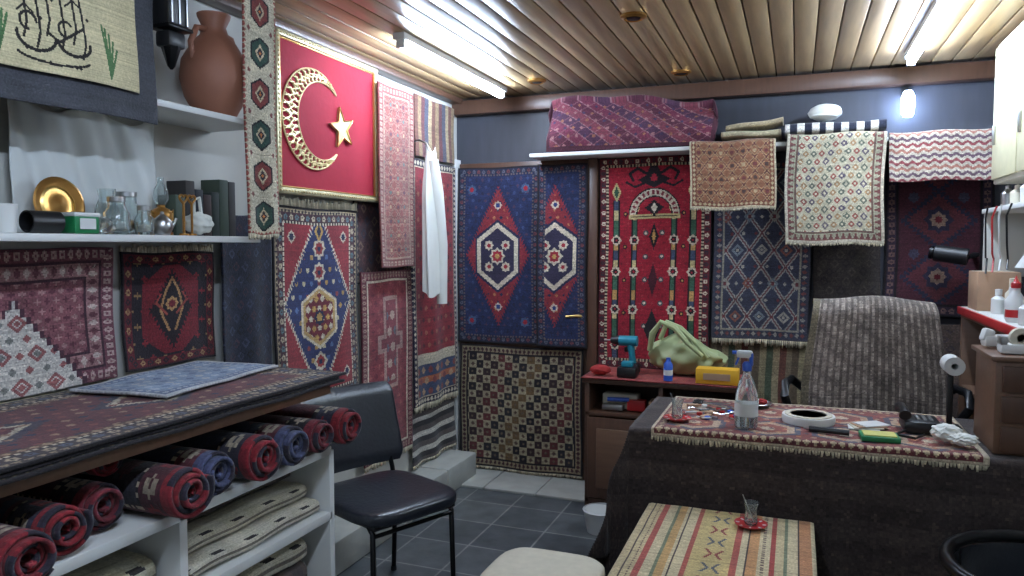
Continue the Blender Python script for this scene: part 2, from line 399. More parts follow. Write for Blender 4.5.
def prayer_red(w,h):
    c=Cv(w,h,.0055,(146,20,36)); f=c.edge()>.06
    c.scat(f,.04,.04,.009,[(160,42,50),(120,16,30)],'plus')
    for x,a in ((-.235,.018),(-.12,.014),(.12,.014),(.235,.018)):
        top=.38 if abs(x)>.2 else .28
        m=(abs(c.x-x)<a)&(c.y<top)&f; k=np.floor((c.y+1)/.06).astype(int)%5
        for i,cc in enumerate([(48,84,60),(190,172,116),(58,68,92),(186,142,76),(52,94,72)]): c.p(m&(k==i),cc)
        c.p((abs(abs(c.x-x)-a)<.004)&(c.y<top)&f,BLK)
        c.p(c.loz(x,top+.05,.03,.06),(196,178,116)); c.p(c.loz(x,top+.05,.016,.04),(48,84,60))
        for yy in (-.5,-.28,-.05,.14): c.p(c.star(x,yy,.034),CR); c.p(c.star(x,yy,.02),BLK); c.p(c.star(x,yy,.008),RED)
    r=np.sqrt(c.x**2+((c.y-.29)*1.0)**2)
    c.p((r<.16)&(r>.105)&(c.y>.29),BLK); c.p((r<.152)&(r>.112)&(c.y>.29),CR)
    an=np.arctan2(c.y-.29,c.x); c.p((r<.145)&(r>.12)&(c.y>.29)&((an*7/pi*2)%1<.5),(120,40,50))
    c.p(c.rect(0,.28,.155,.014),(196,178,116)); c.p(c.rect(0,.28,.14,.005),BLK)
    c.p(c.serr(0,.33,.06,.05,.2,3),BLK); c.p(c.loz(0,.33,.02,.03),CR)
    c.p(c.loz(0,.5,.10,.05),BLK); c.p(c.loz(0,.53,.05,.085),BLK); c.p(c.star(0,.51,.025),RED)
    for s in (-1,1):
        c.stroke([(s*.02,.52),(s*.10,.57),(s*.15,.54),(s*.13,.50)],.009,BLK); c.stroke([(s*.03,.49),(s*.12,.46),(s*.17,.49)],.007,BLK)
        for yy in (.18,.04,-.1,-.24,-.38): c.p(c.star(s*.05,yy,.02),(54,66,70)); c.p(c.star(s*.05,yy,.009),CR)
        for yy in (.3,.1,-.1,-.3): c.p(c.star(s*.178,yy,.016),BLK); c.p(c.star(s*.178,yy,.007),GOLD)
    c.p(c.loz(0,.16,.03,.08),BLK); c.p(c.loz(0,.16,.012,.04),GOLD); c.p(c.loz(0,-.1,.03,.1),(60,20,30)); c.p(c.loz(0,-.4,.05,.12),BLK)
    c.band(0,.008,BLK); c.band(.008,.046,(90,22,32),CR,.034,'star',(40,36,44)); c.band(.046,.06,(180,166,132),BLK,.02,'bar'); return c
rug('red_prayer_rug',prayer_red(.69,1.28),onback(-1.135,-.465,.75,2.03,4.455,.006,3),th=.008)

c=Cv(.54,1.02,.0055,(50,54,72))
l=np.minimum(abs(((c.x/.135+c.y/.19)%1)-.5),abs(((c.x/.135-c.y/.19)%1)-.5)); c.p(l<.1,(146,144,136)); c.p(l<.035,(98,52,56))
c.scat(c.edge()>.05,.135,.19,.034,[(158,152,138),(128,74,62),(108,118,126)],'ring'); c.scat(c.edge()>.05,.0675,.095,.011,[(158,152,138),(104,46,50)],'star')
c.band(0,.012,(56,56,68)); c.band(.012,.05,(50,54,70),(138,134,124),.03,'dia',(112,58,58)); c.band(.05,.058,(138,134,118))
rug('grey_lattice_kilim',c,onback(-.45,.075,.96,1.98,4.452,.006,4),fr=(.04,0),th=.007)

c=Cv(.56,.62,.006,(120,104,78)); k=np.floor(c.x/.035).astype(int)%6
for i,cc in enumerate([(86,72,56),(136,124,92),(70,82,62),(146,130,98),(96,56,46),(118,104,80)]): c.p(k==i,cc)
rug('striped_kilim',c,onback(-.5,.06,.36,.94,4.475,.005,1),th=.005)
c=Cv(.42,.8,.007,(56,50,48)); c.scat(c.edge()>.03,.07,.05,.03,[(72,64,60),(44,40,42),(62,56,52)],'ring')
rug('dark_brown_rug',c,onback(.09,.43,1.2,2.0,4.475,.006,2),fr=(.03,0))
c=Cv(.52,.82,.006,(56,24,34))
c.p(c.edge()>.07,(66,28,38))
for yy in (-.2,.1,.4):
    c.p(c.serr(0,yy,.19,.17,.15,5),(32,36,58)); c.p(c.serr(0,yy,.16,.14,.15,5),(86,38,44)); c.p(c.star(0,yy,.075),(36,36,58)); c.p(c.star(0,yy,.045),(140,114,96)); c.p(c.star(0,yy,.02),DR)
    for s in (-1,1): c.p(c.star(s*.12,yy+.12,.03),(56,56,76))
c.band(0,.01,BLK); c.band(.01,.055,(42,32,48),(104,78,74),.04,'star'); c.band(.055,.065,BLK)
rug('maroon_medallion_rug',c,onback(.445,.95,1.12,1.94,4.47,.006,5),th=.008)
c=Cv(.6,.9,.008,(88,72,64)); c.scat(c.edge()>.03,.06,.06,.025,[(98,78,68),(70,58,62)],'ring')
rug('faded_brown_rug',c,onback(.5,1.1,.3,1.08,4.48,.005,2))

# shelf on back wall and rugs over it
b=B('wall_shelf'); b.box((-.21,4.375,2.04),(2.62,.25,.022),M_white,bev=.003); b.done()
def lattice(w,h,base,l1,l2,cols,p=.07,cell=.006):
    c=Cv(w,h,cell,base); l=np.minimum(abs(((c.x/p+c.y/(p*1.2))%1)-.5),abs(((c.x/p-c.y/(p*1.2))%1)-.5)); c.p(l<.12,l1); c.p(l<.05,l2)
    c.scat(c.edge()>.02,p,p*1.2,p*.2,cols,'star',False); return c
c=Cv(.98,.75,.0055,(88,32,50))
l=((c.x*.7+c.y)/.07)%1; k=np.floor((c.x*.7+c.y)/.07).astype(int)%4
for i,cc in enumerate([(98,34,54),(64,34,56),(108,44,56),(76,28,44)]): c.p(k==i,cc)
c.p(abs(l-.5)>.45,(128,88,92)); 
l2=((c.x*.7-c.y)/.07)%1; c.p(abs(l2-.5)>.46,(116,68,76)); c.scat(c.edge()>.0,.05,.05,.011,[(140,94,92),(56,40,70),(136,84,60)],'star')
c.band(0,.02,(66,28,40))
def bundle(U,V):
    x=-1.42+U*.98
    h=.27+.035*np.sin(U*4.5+.4)+.012*np.sin(U*13); d=.19
    hh=h*np.clip(np.minimum(U,1-U)*14+.72,0,1)
    k=V*3
    y=np.where(k<1.25,4.28-.014*np.sin(U*11)-.02*np.sin(V*14),np.where(k<2.1,4.28+(k-1.25)/.85*d,4.28+d))
    z=np.where(k<1.25,2.06+(k/1.25)**.9*(hh-.012),np.where(k<2.1,2.06+hh+.008*np.sin(k*6),2.06+hh*(3-k)/.9))
    return x+.015*np.sin(V*5),y,z
rug('folded_rug_stack',c,bundle,th=.012,fr=(0,0))
c=lattice(.46,.46,(132,84,58),(168,134,94),(90,46,44),[(70,50,46),(170,144,106),(104,48,48)],.06,.005)
c.band(0,.01,(184,170,138)); c.band(.01,.035,(110,62,46),(172,152,114),.025,'dia')
rug('orange_kilim_bag',c,over(-.56,-.11,1.70,2.066,4.225,.10,.008,1),fr=(.012,0),th=.012)
c=Cv(.49,.66,.005,(176,168,142)); c.scat(c.edge()>.06,.042,.04,.018,[(134,66,58),(84,92,80),(150,114,78),(78,70,86)],'dia'); c.scat(c.edge()>.06,.042,.04,.008,[(190,180,154)],'dia')
c.band(0,.014,(184,176,154)); c.band(.014,.05,(144,142,118),(102,56,54),.03,'zig'); c.band(.05,.058,(94,70,62))
rug('cream_kilim',c,over(-.06,.415,1.51,2.078,4.218,.12,.009,2),fr=(.014,.01),th=.01)
c=Cv(.47,.42,.005,(176,168,150)); z=(c.y+.018*abs(((c.x/.05)%1)-.5)*2)/.034; k=np.floor(z).astype(int)%3; c.p((z%1<.5)&(k==0),(122,54,60)); c.p((z%1<.5)&(k==1),(88,66,80)); c.p((z%1<.5)&(k==2),(144,92,80))
rug('zigzag_kilim',c,over(.435,.885,1.82,2.066,4.225,.12,.006,3),th=.008)
c=Cv(.48,.3,.006,(216,212,202)); k=np.floor((c.x+.6)/.035).astype(int)%2; c.p(k==1,(30,34,50))
def foldc(x0,x1,z,hh,y=4.37,d=.22,tilt=0):
    def fn(U,V):
        a=V*2*pi; return x0+U*(x1-x0), y+d/2*np.sign(np.cos(a))*abs(np.cos(a))**.4+.004*np.sin(U*9), z+tilt*U+hh/2*(1+np.sign(np.sin(a))*abs(np.sin(a))**.6)+.004*np.sin(U*7)
    return fn
rug('striped_folded_cloth',c,foldc(-.07,.42,2.092,.055),th=.004)
c=Cv(.4,.3,.008,(170,158,124)); c.band(0,.02,(140,124,96)); rug('folded_cream_cloth',c,foldc(-.40,-.09,2.087,.035,4.36),th=.004)
c=Cv(.3,.3,.008,(164,146,112)); rug('folded_cream_cloth',c,foldc(-.38,-.08,2.132,.03,4.38,.16,.03),th=.004)
b=B('white_cap'); b.ball((.13,4.36,2.21),(.085,.09,.045),M_shirt,.04); b.ball((.12,4.29,2.18),(.07,.06,.014),M_shirt); b.done()

# ---------------------------------------------------------------- LEFT WALL
b=B('framed_crescent_picture')
y0,y1,z0,z1=2.60,3.385,1.735,2.40; x=-2.075
velvet=mat('crimson_velvet',(146,12,38),.85,var=.12,scale=40,bump=.1)
b.box((x,(y0+y1)/2,(z0+z1)/2),(.02,y1-y0-.02,z1-z0-.02),velvet,bev=0)
for yy in (y0,y1): b.box((x+.008,yy,(z0+z1)/2),(.034,.028,z1-z0+.028),M_frame,bev=.008); b.box((x+.012,yy+(.018 if yy==y0 else -.018),(z0+z1)/2),(.014,.006,z1-z0-.02),M_gold,bev=.002)
for zz in (z0,z1): b.box((x+.008,(y0+y1)/2,zz),(.034,y1-y0+.028,.028),M_frame,bev=.008); b.box((x+.012,(y0+y1)/2,zz+(.018 if zz==z0 else -.018)),(.014,y1-y0-.02,.006),M_gold,bev=.002)
for k in range(40):
    yy=y0+(y1-y0)*k/39
    for zz in (z0,z1): b.ball((x+.026,yy,zz),(.005,.007,.006),M_goldp,sub=1)
for k in range(1,33):
    zz=z0+(z1-z0)*k/33
    for yy in (y0,y1): b.ball((x+.026,yy,zz),(.005,.006,.007),M_goldp,sub=1)
cy,cz,R=2.855,2.07,.225
xs=x+.014
ri=.178; off=.062
outer=[];inner=[]
for k in range(61):
    a=math.radians(38+ (322-38)*k/60)
    outer.append((cy+R*cos(a),cz+R*sin(a)))
    a2=math.radians(52+(308-52)*k/60)
    inner.append((cy+off+ri*cos(a2),cz+ri*sin(a2)))
b.tube([(xs,p[0],p[1]) for p in outer],.004,M_goldp,6); b.tube([(xs,p[0],p[1]) for p in inner],.004,M_goldp,6)
for k in range(1,60):
    o=Vector((xs,*outer[k])); i=Vector((xs,*inner[k])); 
    if (o-i).length<.012: continue
    m=(o+i)/2; tg=Vector((0,-(o-i).z,(o-i).y)).normalized()*.012*(1 if k%2 else -1)
    b.tube([o,o.lerp(i,.3)+tg,m-tg*.6,i.lerp(o,.25)+tg,i],[.002,.006,.0045,.006,.002],M_goldp,6)
    if k%3==0: b.ball(tuple(m),(.004,.012,.012),M_goldp,sub=1)
sy,sz=3.07,2.06; pts=[]
for k in range(10):
    a=math.radians(90+12+36*k); r=.1 if k%2==0 else .04; pts.append((xs-.004,sy+r*cos(a),sz+r*sin(a)))
b.poly(pts,M_goldp,Vector((.01,0,0)))
b.tube([(xs+.008,p[1],p[2]) for p in pts],.004,M_gold,6,closed=True)
b.done()

c=Cv(.66,.93,.0055,(134,32,40)); f=c.edge()>.075
c.p(f&c.serr(0,.02,.27,.46,.08,13),CR); c.p(f&c.serr(0,.02,.255,.44,.08,13),(30,40,84))
c.scat(f&c.serr(0,.02,.23,.40,.1,11),.055,.06,.014,[(186,174,140),(174,134,70),(130,50,50),(70,94,138)],'star')
c.p(f&c.hexa(0,-.04,.13,.15,.5),CR); c.p(f&c.hexa(0,-.04,.118,.135,.5),(176,142,84)); c.p(f&c.hexa(0,-.04,.1,.115,.5),(104,28,40)); c.scat(f&c.hexa(0,-.04,.1,.12,.5),.04,.045,.017,[CR,GOLD],'star'); c.p(c.star(0,-.04,.04),NAVY); c.p(c.star(0,-.04,.022),GOLD)
for yy in (.17,-.25,.28):
    c.p(c.star(0,yy,.05),CR); c.p(c.star(0,yy,.033),(144,42,42)); c.p(c.star(0,yy,.014),NAVY)
c.p(c.loz(0,.36,.035,.05),GOLD); c.p(c.loz(0,.36,.018,.03),NAVY)
for s in (-1,1):
    for t in (-1,1): c.p(f&c.star(s*.2,t*.33,.03),CR); c.p(f&c.star(s*.2,t*.33,.018),NAVY)
c.band(0,.012,BLK); c.band(.012,.03,(144,126,96),BLK,.024,'dia'); c.band(.03,.066,(60,28,36),(176,162,132),.04,'star',(74,102,108)); c.band(.066,.075,CR,BLK,.022,'bar')
rug('red_blue_medallion_rug',c,onleft(2.58,3.235,.74,1.67,-2.095,.008,1),fr=(.03,.04),th=.009)

c=Cv(.62,1.1,.006,(62,34,38)); c.scat(c.edge()>.05,.07,.07,.03,[(88,44,46),(44,42,58),(110,84,66)],'ring'); c.band(0,.05,(40,32,38),(120,98,78),.04,'star')
rug('dark_patterned_rug',c,onleft(3.245,3.84,1.30,2.36,-2.116,.003,3),th=.005)
c=lattice(.36,.97,(122,62,56),(152,116,96),(94,42,46),[(84,96,90),(156,126,96),(84,46,58)],.065,.005); c.band(0,.045,(112,54,52),(154,122,104),.03,'star'); c.band(.045,.055,(150,120,100))
rug('pink_kilim',c,onleft(3.355,3.73,1.38,2.34,-2.035,.006,2),th=.009)
c=Cv(.5,1.05,.006,(122,42,50)); c.scat(c.edge()>.06,.05,.05,.016,[(144,70,66),(98,30,42)],'plus')
c.p(c.rect(.02,.12,.075,.26),(160,126,114)); c.p(c.rect(.02,.12,.13,.05),(160,126,114)); c.p(c.rect(.02,.12,.055,.235),(116,42,50)); c.p(c.rect(.02,.12,.10,.028),(116,42,50)); c.scat(c.rect(.02,.12,.05,.22),.07,.09,.03,[(170,144,126),(84,92,102)],'star')
c.band(0,.05,(94,36,44),(150,118,102),.03,'star'); c.band(.05,.058,CR)
rug('rose_prayer_rug',c,onleft(3.255,3.78,.34,1.36,-2.085,.008,3),fr=(.03,0),th=.009)
c=Cv(.6,1.55,.007,(132,30,40)); c.scat(c.edge()>.07,.06,.08,.018,[(158,92,68),(84,26,36)],'star'); c.p(c.y<-.45,(46,60,92)); c.p((c.y<-.45)&(c.y>-.52),CR); c.p(abs(c.y+.62)<.02,(168,88,54))
c.scat(c.y<-.52,.08,.07,.026,[(178,140,106),(130,54,50)],'star'); c.band(0,.04,(40,34,50),CR,.035,'dia'); c.band(.04,.05,(178,162,134))
rug('red_runner_rug',c,onleft(3.80,4.40,.54,2.0,-2.095,.008,1,14),fr=(.04,0),th=.009)
c=Cv(.6,.38,.007,(130,44,40)); k=np.floor((c.x+1)/.05).astype(int)%5
for i,cc in enumerate([(130,106,74),(84,42,44),(58,60,74),(146,126,92),(96,58,48)]): c.p(k==i,cc)
rug('narrow_striped_kilim',c,onleft(3.86,4.40,2.02,2.38,-2.1,.004,1))
c=Cv(.55,.36,.007,(34,32,34)); k=np.floor((c.y+1)/.035).astype(int)%3; c.p(k==1,(186,181,168)); c.p(k==2,(76,66,62))
rug('black_white_kilim',c,onleft(3.8,4.4,.19,.52,-2.11,.01,1,14),fr=(.02,0))

# kilim strip at shelf end
c=Cv(.185,.9,.0045,(196,186,158))
for i in range(6):
    yy=-.38+i*.152; cc=[(38,64,54),(118,50,46)][i%2]
    c.p(c.hexa(0,yy,.05,.06,.5),BLK); c.p(c.hexa(0,yy,.043,.052,.5),cc); c.p(c.loz(0,yy,.026,.032),(190,174,138)); c.p(c.loz(0,yy,.016,.02),(40,34,44)); c.p(c.loz(0,yy,.006,.008),(206,120,60))
    for s in (-1,1): c.p(c.star(s*.062,yy+.076,.011),(120,60,56))
c.band(0,.012,(190,178,148),(150,70,60),.02,'zig')
rug('kilim_strip',c,onleft(2.15,2.325,1.54,2.42,-1.855,.004,1),fr=(.02,0),th=.006)

# shelves left
b=B('shelf_unit')
b.box((-1.995,1.25,1.52),(.25,2.0,.022),M_white); b.box((-1.995,1.98,1.945),(.25,.6,.022),M_white)
b.done()

c=Cv(.64,.46,.0045,(128,76,82)); c.scat(c.edge()>.03,.03,.03,.011,[(162,120,118),(92,46,58)],'plus')
st=np.floor((c.y+.23)/.025)*.025-.23; tri=(abs(c.x+.01)<(.065-st)*.72)
tri2=(abs(c.x+.01)<(.05-st)*.70)
c.band(0,.045,(108,60,70),(176,148,140),.028,'star'); c.band(.045,.052,(62,36,46)); c.band(.052,.10,(146,104,104),(188,170,158),.028,'dia',(96,52,60)); c.band(.10,.107,(62,36,46))
c.p(tri,(72,42,54)); c.p(tri2,(202,196,186)); c.scat(tri2,.05,.05,.013,[(150,88,86),(120,120,114)],'dia'); c.scat(tri2,.1,.1,.03,[(150,88,86)],'ring')
rug('pink_prayer_rug',c,onleft(1.15,1.80,1.06,1.49,-2.105,.005,1),th=.007)
c=Cv(.43,.44,.0045,(26,22,28)); c.p(c.hexa(0,0,.13,.20,.5)&(c.edge()>.05),(104,22,30)); c.p(c.serr(0,0,.10,.16,.2,5),BLK); c.p(c.star(0,.02,.03),(164,124,74)); c.p(c.star(0,.02,.018),DR)
for s in (-1,1): c.stroke([(s*.015,-.08),(s*.05,.0),(s*.03,.07),(0,.12)],.005,(154,112,66)); c.stroke([(s*.02,-.02),(s*.07,.03),(s*.05,.06)],.004,(140,56,46))
c.scat((c.edge()>.04)&~c.hexa(0,0,.13,.2,.5),.06,.06,.014,[(120,26,32),(126,98,58)],'plus')
c.band(0,.01,BLK); c.band(.01,.04,(84,20,28),(30,24,30),.035,'star',(150,118,74))
rug('black_red_prayer_rug',c,onleft(1.83,2.25,1.07,1.475,-2.105,.005,2),fr=(0,.025),th=.007)
c=Cv(.32,.9,.006,(26,30,44)); c.scat(c.edge()>.0,.05,.05,.02,[(54,36,44),(44,50,70),(22,22,26)],'ring')
rug('dark_navy_rug',c,onleft(2.27,2.56,.7,1.62,-2.085,.01,2),th=.008)
c=Cv(.4,.42,.006,(40,22,28)); c.scat(c.edge()>.0,.05,.05,.02,[(70,32,40),(40,32,32)],'ring')
rug('dark_red_rug',c,onleft(1.02,1.44,1.55,2.0,-2.108,.004,2))

# calligraphy banner
c=Cv(.85,.56,.004,(62,64,70)); rug('banner_backing_cloth',c,onleft(.92,1.765,1.87,2.42,-1.862,.004,1),fr=(0,0),noise=.04)
c=Cv(.76,.47,.0024,(206,192,148))
K=(30,27,26)
def T(pts,s=.68,ox=.11,oy=-.112): return [(ox+x_*s,oy+y_*s) for x_,y_ in pts]
def arc(cx,cy,r,a0,a1,n=14,sy=1): return [(cx+r*cos(math.radians(a0+(a1-a0)*i/n)),cy+sy*r*sin(math.radians(a0+(a1-a0)*i/n))) for i in range(n+1)]
for xx,zz in ((-.12,.2),(-.07,.17),(-.03,.22),(.03,.18),(.08,.21),(.12,.16)): c.stroke(T([(xx-.006,zz),(xx+.008,zz-.1),(xx+.016,zz-.2),(xx,zz-.26)]),.0034,K)
c.stroke(T(arc(-.07,-.05,.075,170,360,20,.7)),.0046,K); c.stroke(T(arc(.085,-.05,.07,180,370,18,.65)),.0046,K)
c.stroke(T(arc(-.1,.0,.032,0,270)),.0036,K); c.stroke(T(arc(.05,-.0,.03,40,330)),.0036,K); c.stroke(T(arc(.0,-.11,.15,195,345,20,.22)),.0034,K)
c.stroke(T([(-.14,.03),(-.11,.06),(-.08,.035)]),.0026,K); c.stroke(T([(.055,.09),(.09,.12),(.125,.095)]),.0026,K); c.stroke(T([(-.02,-.03),(.02,-.055),(.07,-.02),(.13,.02)]),.0038,K)
for xx,yy in ((-.13,.12),(-.11,-.1),(.0,.1),(.15,.06),(-.05,.02),(.09,-.14),(.105,-.14),(-.02,-.14),(.05,.14)): c.p(c.loz(.11+xx*.68,-.112+yy*.68,.006,.006),K)
for k,a in enumerate((66,78,90,102,112)):
    c.stroke([(.28,-.215),(.28+.06*cos(math.radians(a)),-.215+(.09+.016*k)*sin(math.radians(a)))],.0034,(70,108,62))
    c.stroke([(-.035,-.2),(-.035+.06*cos(math.radians(a)),-.2+.10*sin(math.radians(a)))],.0034,(70,108,62))
rug('calligraphy_banner',c,onleft(.925,1.685,1.95,2.42,-1.845,.004,1),noise=.02,th=.003)

b=B('draped_white_cloth'); b.surf(lambda u,v:Vector((-2.088+.012*sin(u*22+v*3)*(1-v*.5)+.005*sin(u*41+v*9),1.46+u*.52,1.536+v*(.38+.02*cos(u*12)))),80,20,M_paper); b.done(solid=.003)
b=B('terracotta_jug'); s=1.08; jx,jy=-1.985,2.16; b.lathe([(r_*s,z_*s) for r_,z_ in [(.0,0),(.055,0),(.065,.01),(.098,.07),(.112,.13),(.105,.19),(.07,.25),(.046,.275),(.038,.305),(.052,.335),(.054,.345),(.042,.34),(.03,.3)]],(jx,jy,1.957),M_tc,36)
for s in (1,-1):
    b.tube([(jx,jy+s*.042,2.27),(jx,jy+s*.085,2.265),(jx,jy+s*.112,2.21),(jx,jy+s*.106,2.15)],.011,M_tc)
b.done()
b=B('black_lantern'); lx,ly=-1.845,1.82; b.box((lx,ly,2.28),(.075,.085,.2),M_black,bev=.008); b.box((lx,ly,2.175),(.09,.10,.012),M_steelblk); b.box((lx,ly,2.385),(.09,.10,.012),M_steelblk)
b.box((lx,ly,2.14),(.06,.07,.05),M_black,bev=.01); b.lathe([(.004,-.07),(.012,-.06),(.03,0)],(lx,ly,2.12),M_steelblk,8)
for k in range(3): b.tube([(lx+.04,ly-.03+.03*k,2.185),(lx+.04,ly-.03+.03*k,2.375)],.003,M_metal,6)
b.cyl((lx,ly,2.39),(lx,ly,2.45),.008,M_steelblk); b.done()

# mid shelf objects, shelf top z=1.531
zs=1.532
b=B('white_cup'); b.lathe([(.0,0),(.028,0),(.034,.075),(.031,.075),(.026,.006),(0,.006)],(-1.93,1.33,zs),M_white); b.done()
b=B('black_mug'); Mx=Matrix.Rotation(pi/2,4,'X'); b.lathe([(.0,-.045),(.03,-.045),(.03,.045),(.026,.045),(.025,-.03),(0,-.03)],(-1.92,1.43,zs+.031),M_black,28,M=Mx); b.lathe([(0,-.028),(.024,-.028),(.024,-.024),(0,-.022)],(-1.92,1.43,zs+.031),M_metal,20,M=Mx); b.done()
b=B('green_tin_box'); b.box((-1.91,1.535,zs+.028),(.06,.08,.056),M_green,bev=.006); b.box((-1.91,1.535,zs+.054),(.066,.085,.012),M_white,bev=.004); b.box((-1.878,1.535,zs+.028),(.002,.05,.03),M_white,bev=0); b.done()
b=B('brass_dish'); Mx=Matrix.Rotation(math.radians(82),4,'Y'); q=(-2.045,1.565,zs+.085)
b.lathe([(0,0),(.05,.0),(.076,.012),(.082,.02),(.076,.022),(.05,.010),(.02,.014),(0,.022)],q,M_copper,36,M=Mx); b.lathe([(.05,.011),(.056,.013),(.05,.016),(.05,.011)],q,M_gold,30,M=Mx)
b.box((-2.04,1.565,zs+.006),(.06,.07,.012),M_dwood); b.done()
for x,y,s in ((-1.90,1.65,.8),(-1.985,1.76,1.0),(-1.895,1.745,.62)):
    b=B('glass_jar'); b.lathe([(0,0),(.04*s,0),(.046*s,.02),(.046*s,.08*s),(.03*s,.1*s),(.03*s,.12*s),(.027*s,.12*s),(.027*s,.1*s),(.042*s,.08*s),(.042*s,.01),(0,.008)],(x,y,zs),M_glass); b.lathe([(.032*s,0),(.032*s,.015),(.0,.018)],(x,y,zs+.12*s),M_metal); b.ball((x,y,zs+.035*s),(.03*s,.03*s,.02*s),[M_cream,M_copper,M_white][int(s*10)%3],.1,2); b.done()
b=B('glass_light_bulb'); b.ball((-1.885,1.595,zs+.026),(.022,.022,.024),M_glass); b.cyl((-1.885,1.607,zs+.02),(-1.885,1.622,zs+.014),.011,M_metal); b.done()
b=B('glass_jug'); b.lathe([(0,0),(.03,0),(.038,.04),(.034,.08),(.022,.11),(.026,.14),(.023,.14),(.019,.11),(.03,.08),(.034,.04),(.026,.008),(0,.006)],(-1.985,1.69,zs),M_glass); b.done()
b=B('brass_oil_lamp'); b.lathe([(0,0),(.035,0),(.035,.01),(.012,.02),(.01,.04),(.03,.05),(.034,.07),(.026,.085),(.012,.092),(.012,.1),(0,.1)],(-1.96,1.875,zs),M_copper)
b.lathe([(.014,.1),(.024,.12),(.022,.15),(.011,.17),(.010,.19),(.008,.19),(.009,.17),(.02,.15),(.022,.12),(.012,.1)],(-1.96,1.875,zs),M_glass)
for s in (1,-1): b.tube([(-1.96,1.875+s*.03,zs+.07),(-1.96,1.875+s*.048,zs+.085),(-1.96,1.875+s*.045,zs+.05),(-1.96,1.875+s*.03,zs+.055)],.004,M_copper,6)
b.done()
b=B('heart_glass_ornament')
for y_ in (1.90,1.935):
    b.tube([(-1.89,y_+.0165*sin(t)**3,zs+.12+.0165*(13*cos(t)-5*cos(2*t)-2*cos(3*t)-cos(4*t))/16) for t in [k*2*pi/24 for k in range(24)]],.004,M_copper,6,closed=True)
    b.cyl((-1.89,y_,zs),(-1.89,y_,zs+.105),.004,M_copper,8); b.lathe([(0,0),(.016,0),(.014,.006),(0,.008)],(-1.89,y_,zs),M_copper,16)
b.done()
b=B('small_silver_teapot'); b.lathe([(0,0),(.022,0),(.032,.02),(.029,.045),(.016,.058),(.006,.066),(.006,.074),(0,.076)],(-1.90,1.82,zs),M_metal); b.tube([(-1.89,1.84,zs+.02),(-1.885,1.852,zs+.035),(-1.88,1.858,zs+.055)],[.008,.005,.004],M_metal); b.done()
b=B('white_plastic_bag'); b.ball((-1.92,1.995,zs+.042),(.045,.045,.036),M_shirt,.08,4,cre=.06); b.tube([(-1.92,1.975,zs+.06),(-1.91,1.965,zs+.12),(-1.91,1.99,zs+.13),(-1.92,2.01,zs+.06)],.006,M_shirt,6); b.done()
b=B('row_of_books'); y=1.99
bc=[mat('book_%d'%i,c_,.7) for i,c_ in enumerate([(58,70,58),(48,44,42),(38,42,50),(56,40,38),(44,52,48)])]
for k in range(7):
    t=random.uniform(.026,.05); h=random.uniform(.14,.23); b.box((-2.06,y+t/2,zs+h/2),(.09,t-.002,h),bc[k%5],bev=.003); y+=t
b.done()

# white coat on hook
b=B('hanging_white_coat')
yc=3.805
def coat(u,v):
    a=u*2*pi
    w=.042+.042*min(1,(1-v)*3)+.012*(1-v); d=.018+.018*min(1,(1-v)*4)
    fo=1+.16*sin(a*5+v*2)*(1-v*.6)
    return Vector((-1.955+d*cos(a)*fo, yc+w*sin(a)*fo+.02*(1-v), 1.22+v*.82+.02*sin(a*2)))
b.surf(coat,48,24,M_shirt,closeu=True)
b.tube([(-1.925,yc-.03,1.98),(-1.915,yc,1.8),(-1.915,yc+.05,1.5),(-1.92,yc+.06,1.16)],[.028,.034,.034,.03],M_shirt,14)
b.tube([(-1.955,yc,2.02),(-1.985,yc,2.08),(-2.03,yc,2.1),(-2.095,yc,2.09)],.006,M_metal,8); b.done()

# ---------------------------------------------------------------- LEFT COUNTER
b=B('white_shelf_counter')
xa,xb=-2.12+.003,-1.5; ya,yb=.2,2.15; xm=(xa+xb)/2; dx=xb-xa; ym=(ya+yb)/2; dy=yb-ya
for z in (.055,.555,.785): b.box((xm,ym,z),(dx,dy,.03),M_white)
b.box((xm,ym,1.0),(dx,dy,.03),M_mwood)
for y in (ya,.83,1.48,yb): b.box((xm,y,.395),(dx,.028,.78),M_white)
for y in (ya,yb): b.box((xm-.1,y,.895),(dx-.2,.028,.2),M_white)
b.box((xa+.01,ym,.5),(.012,dy,.98),M_white); b.done()
def ctr(w,h,base,f1,med):
    c=Cv(w,h,.0055,base); f=c.edge()>.11; c.p(f,f1)
    for k in range(int(w/.45)+1):
        cx=-w/2+.3+k*.5; c.p(f&c.serr(cx,0,.2,.14,.1,7),med); c.p(f&c.serr(cx,0,.15,.105,.1,7),CR); c.p(f&c.serr(cx,0,.12,.085,.1,7),(90,30,40)); c.p(c.star(cx,0,.04),NAVY)
    c.scat(f,.05,.05,.013,[(150,116,90),NAVY,(124,58,54)],'star')
    c.band(0,.01,BLK); c.band(.01,.03,(150,130,102),(54,42,42),.026,'zig'); c.band(.03,.07,(48,38,44),(168,150,124),.04,'star',(70,80,104)); c.band(.07,.082,CR,BLK,.02,'bar'); c.band(.082,.11,(88,62,50),(156,130,100),.03,'dia'); return c
rug('counter_rug',ctr(2.0,.64,(50,24,30),(60,30,36),(40,40,60)),flat(-2.11,-1.475,.22,2.2,1.024,alongY=True),th=.008)
rug('counter_rug',ctr(1.9,.63,(70,34,38),(100,44,50),NAVY),flat(-2.105,-1.485,.24,2.18,1.035,alongY=True),th=.008)
rug('counter_rug',ctr(1.85,.62,(40,30,34),(90,38,44),(50,48,66)),flat(-2.095,-1.48,.3,2.22,1.046,alongY=True,amp=.001),th=.008,fr=(0,.03))
c=Cv(.62,.36,.005,(128,148,174)); c.scat(c.edge()>.05,.05,.045,.018,[(168,180,194),(86,106,142),(178,180,182)],'star'); c.band(0,.014,(190,192,194)); c.band(.014,.022,(70,88,124)); c.band(.022,.045,(96,114,146),(176,184,192),.03,'dia')
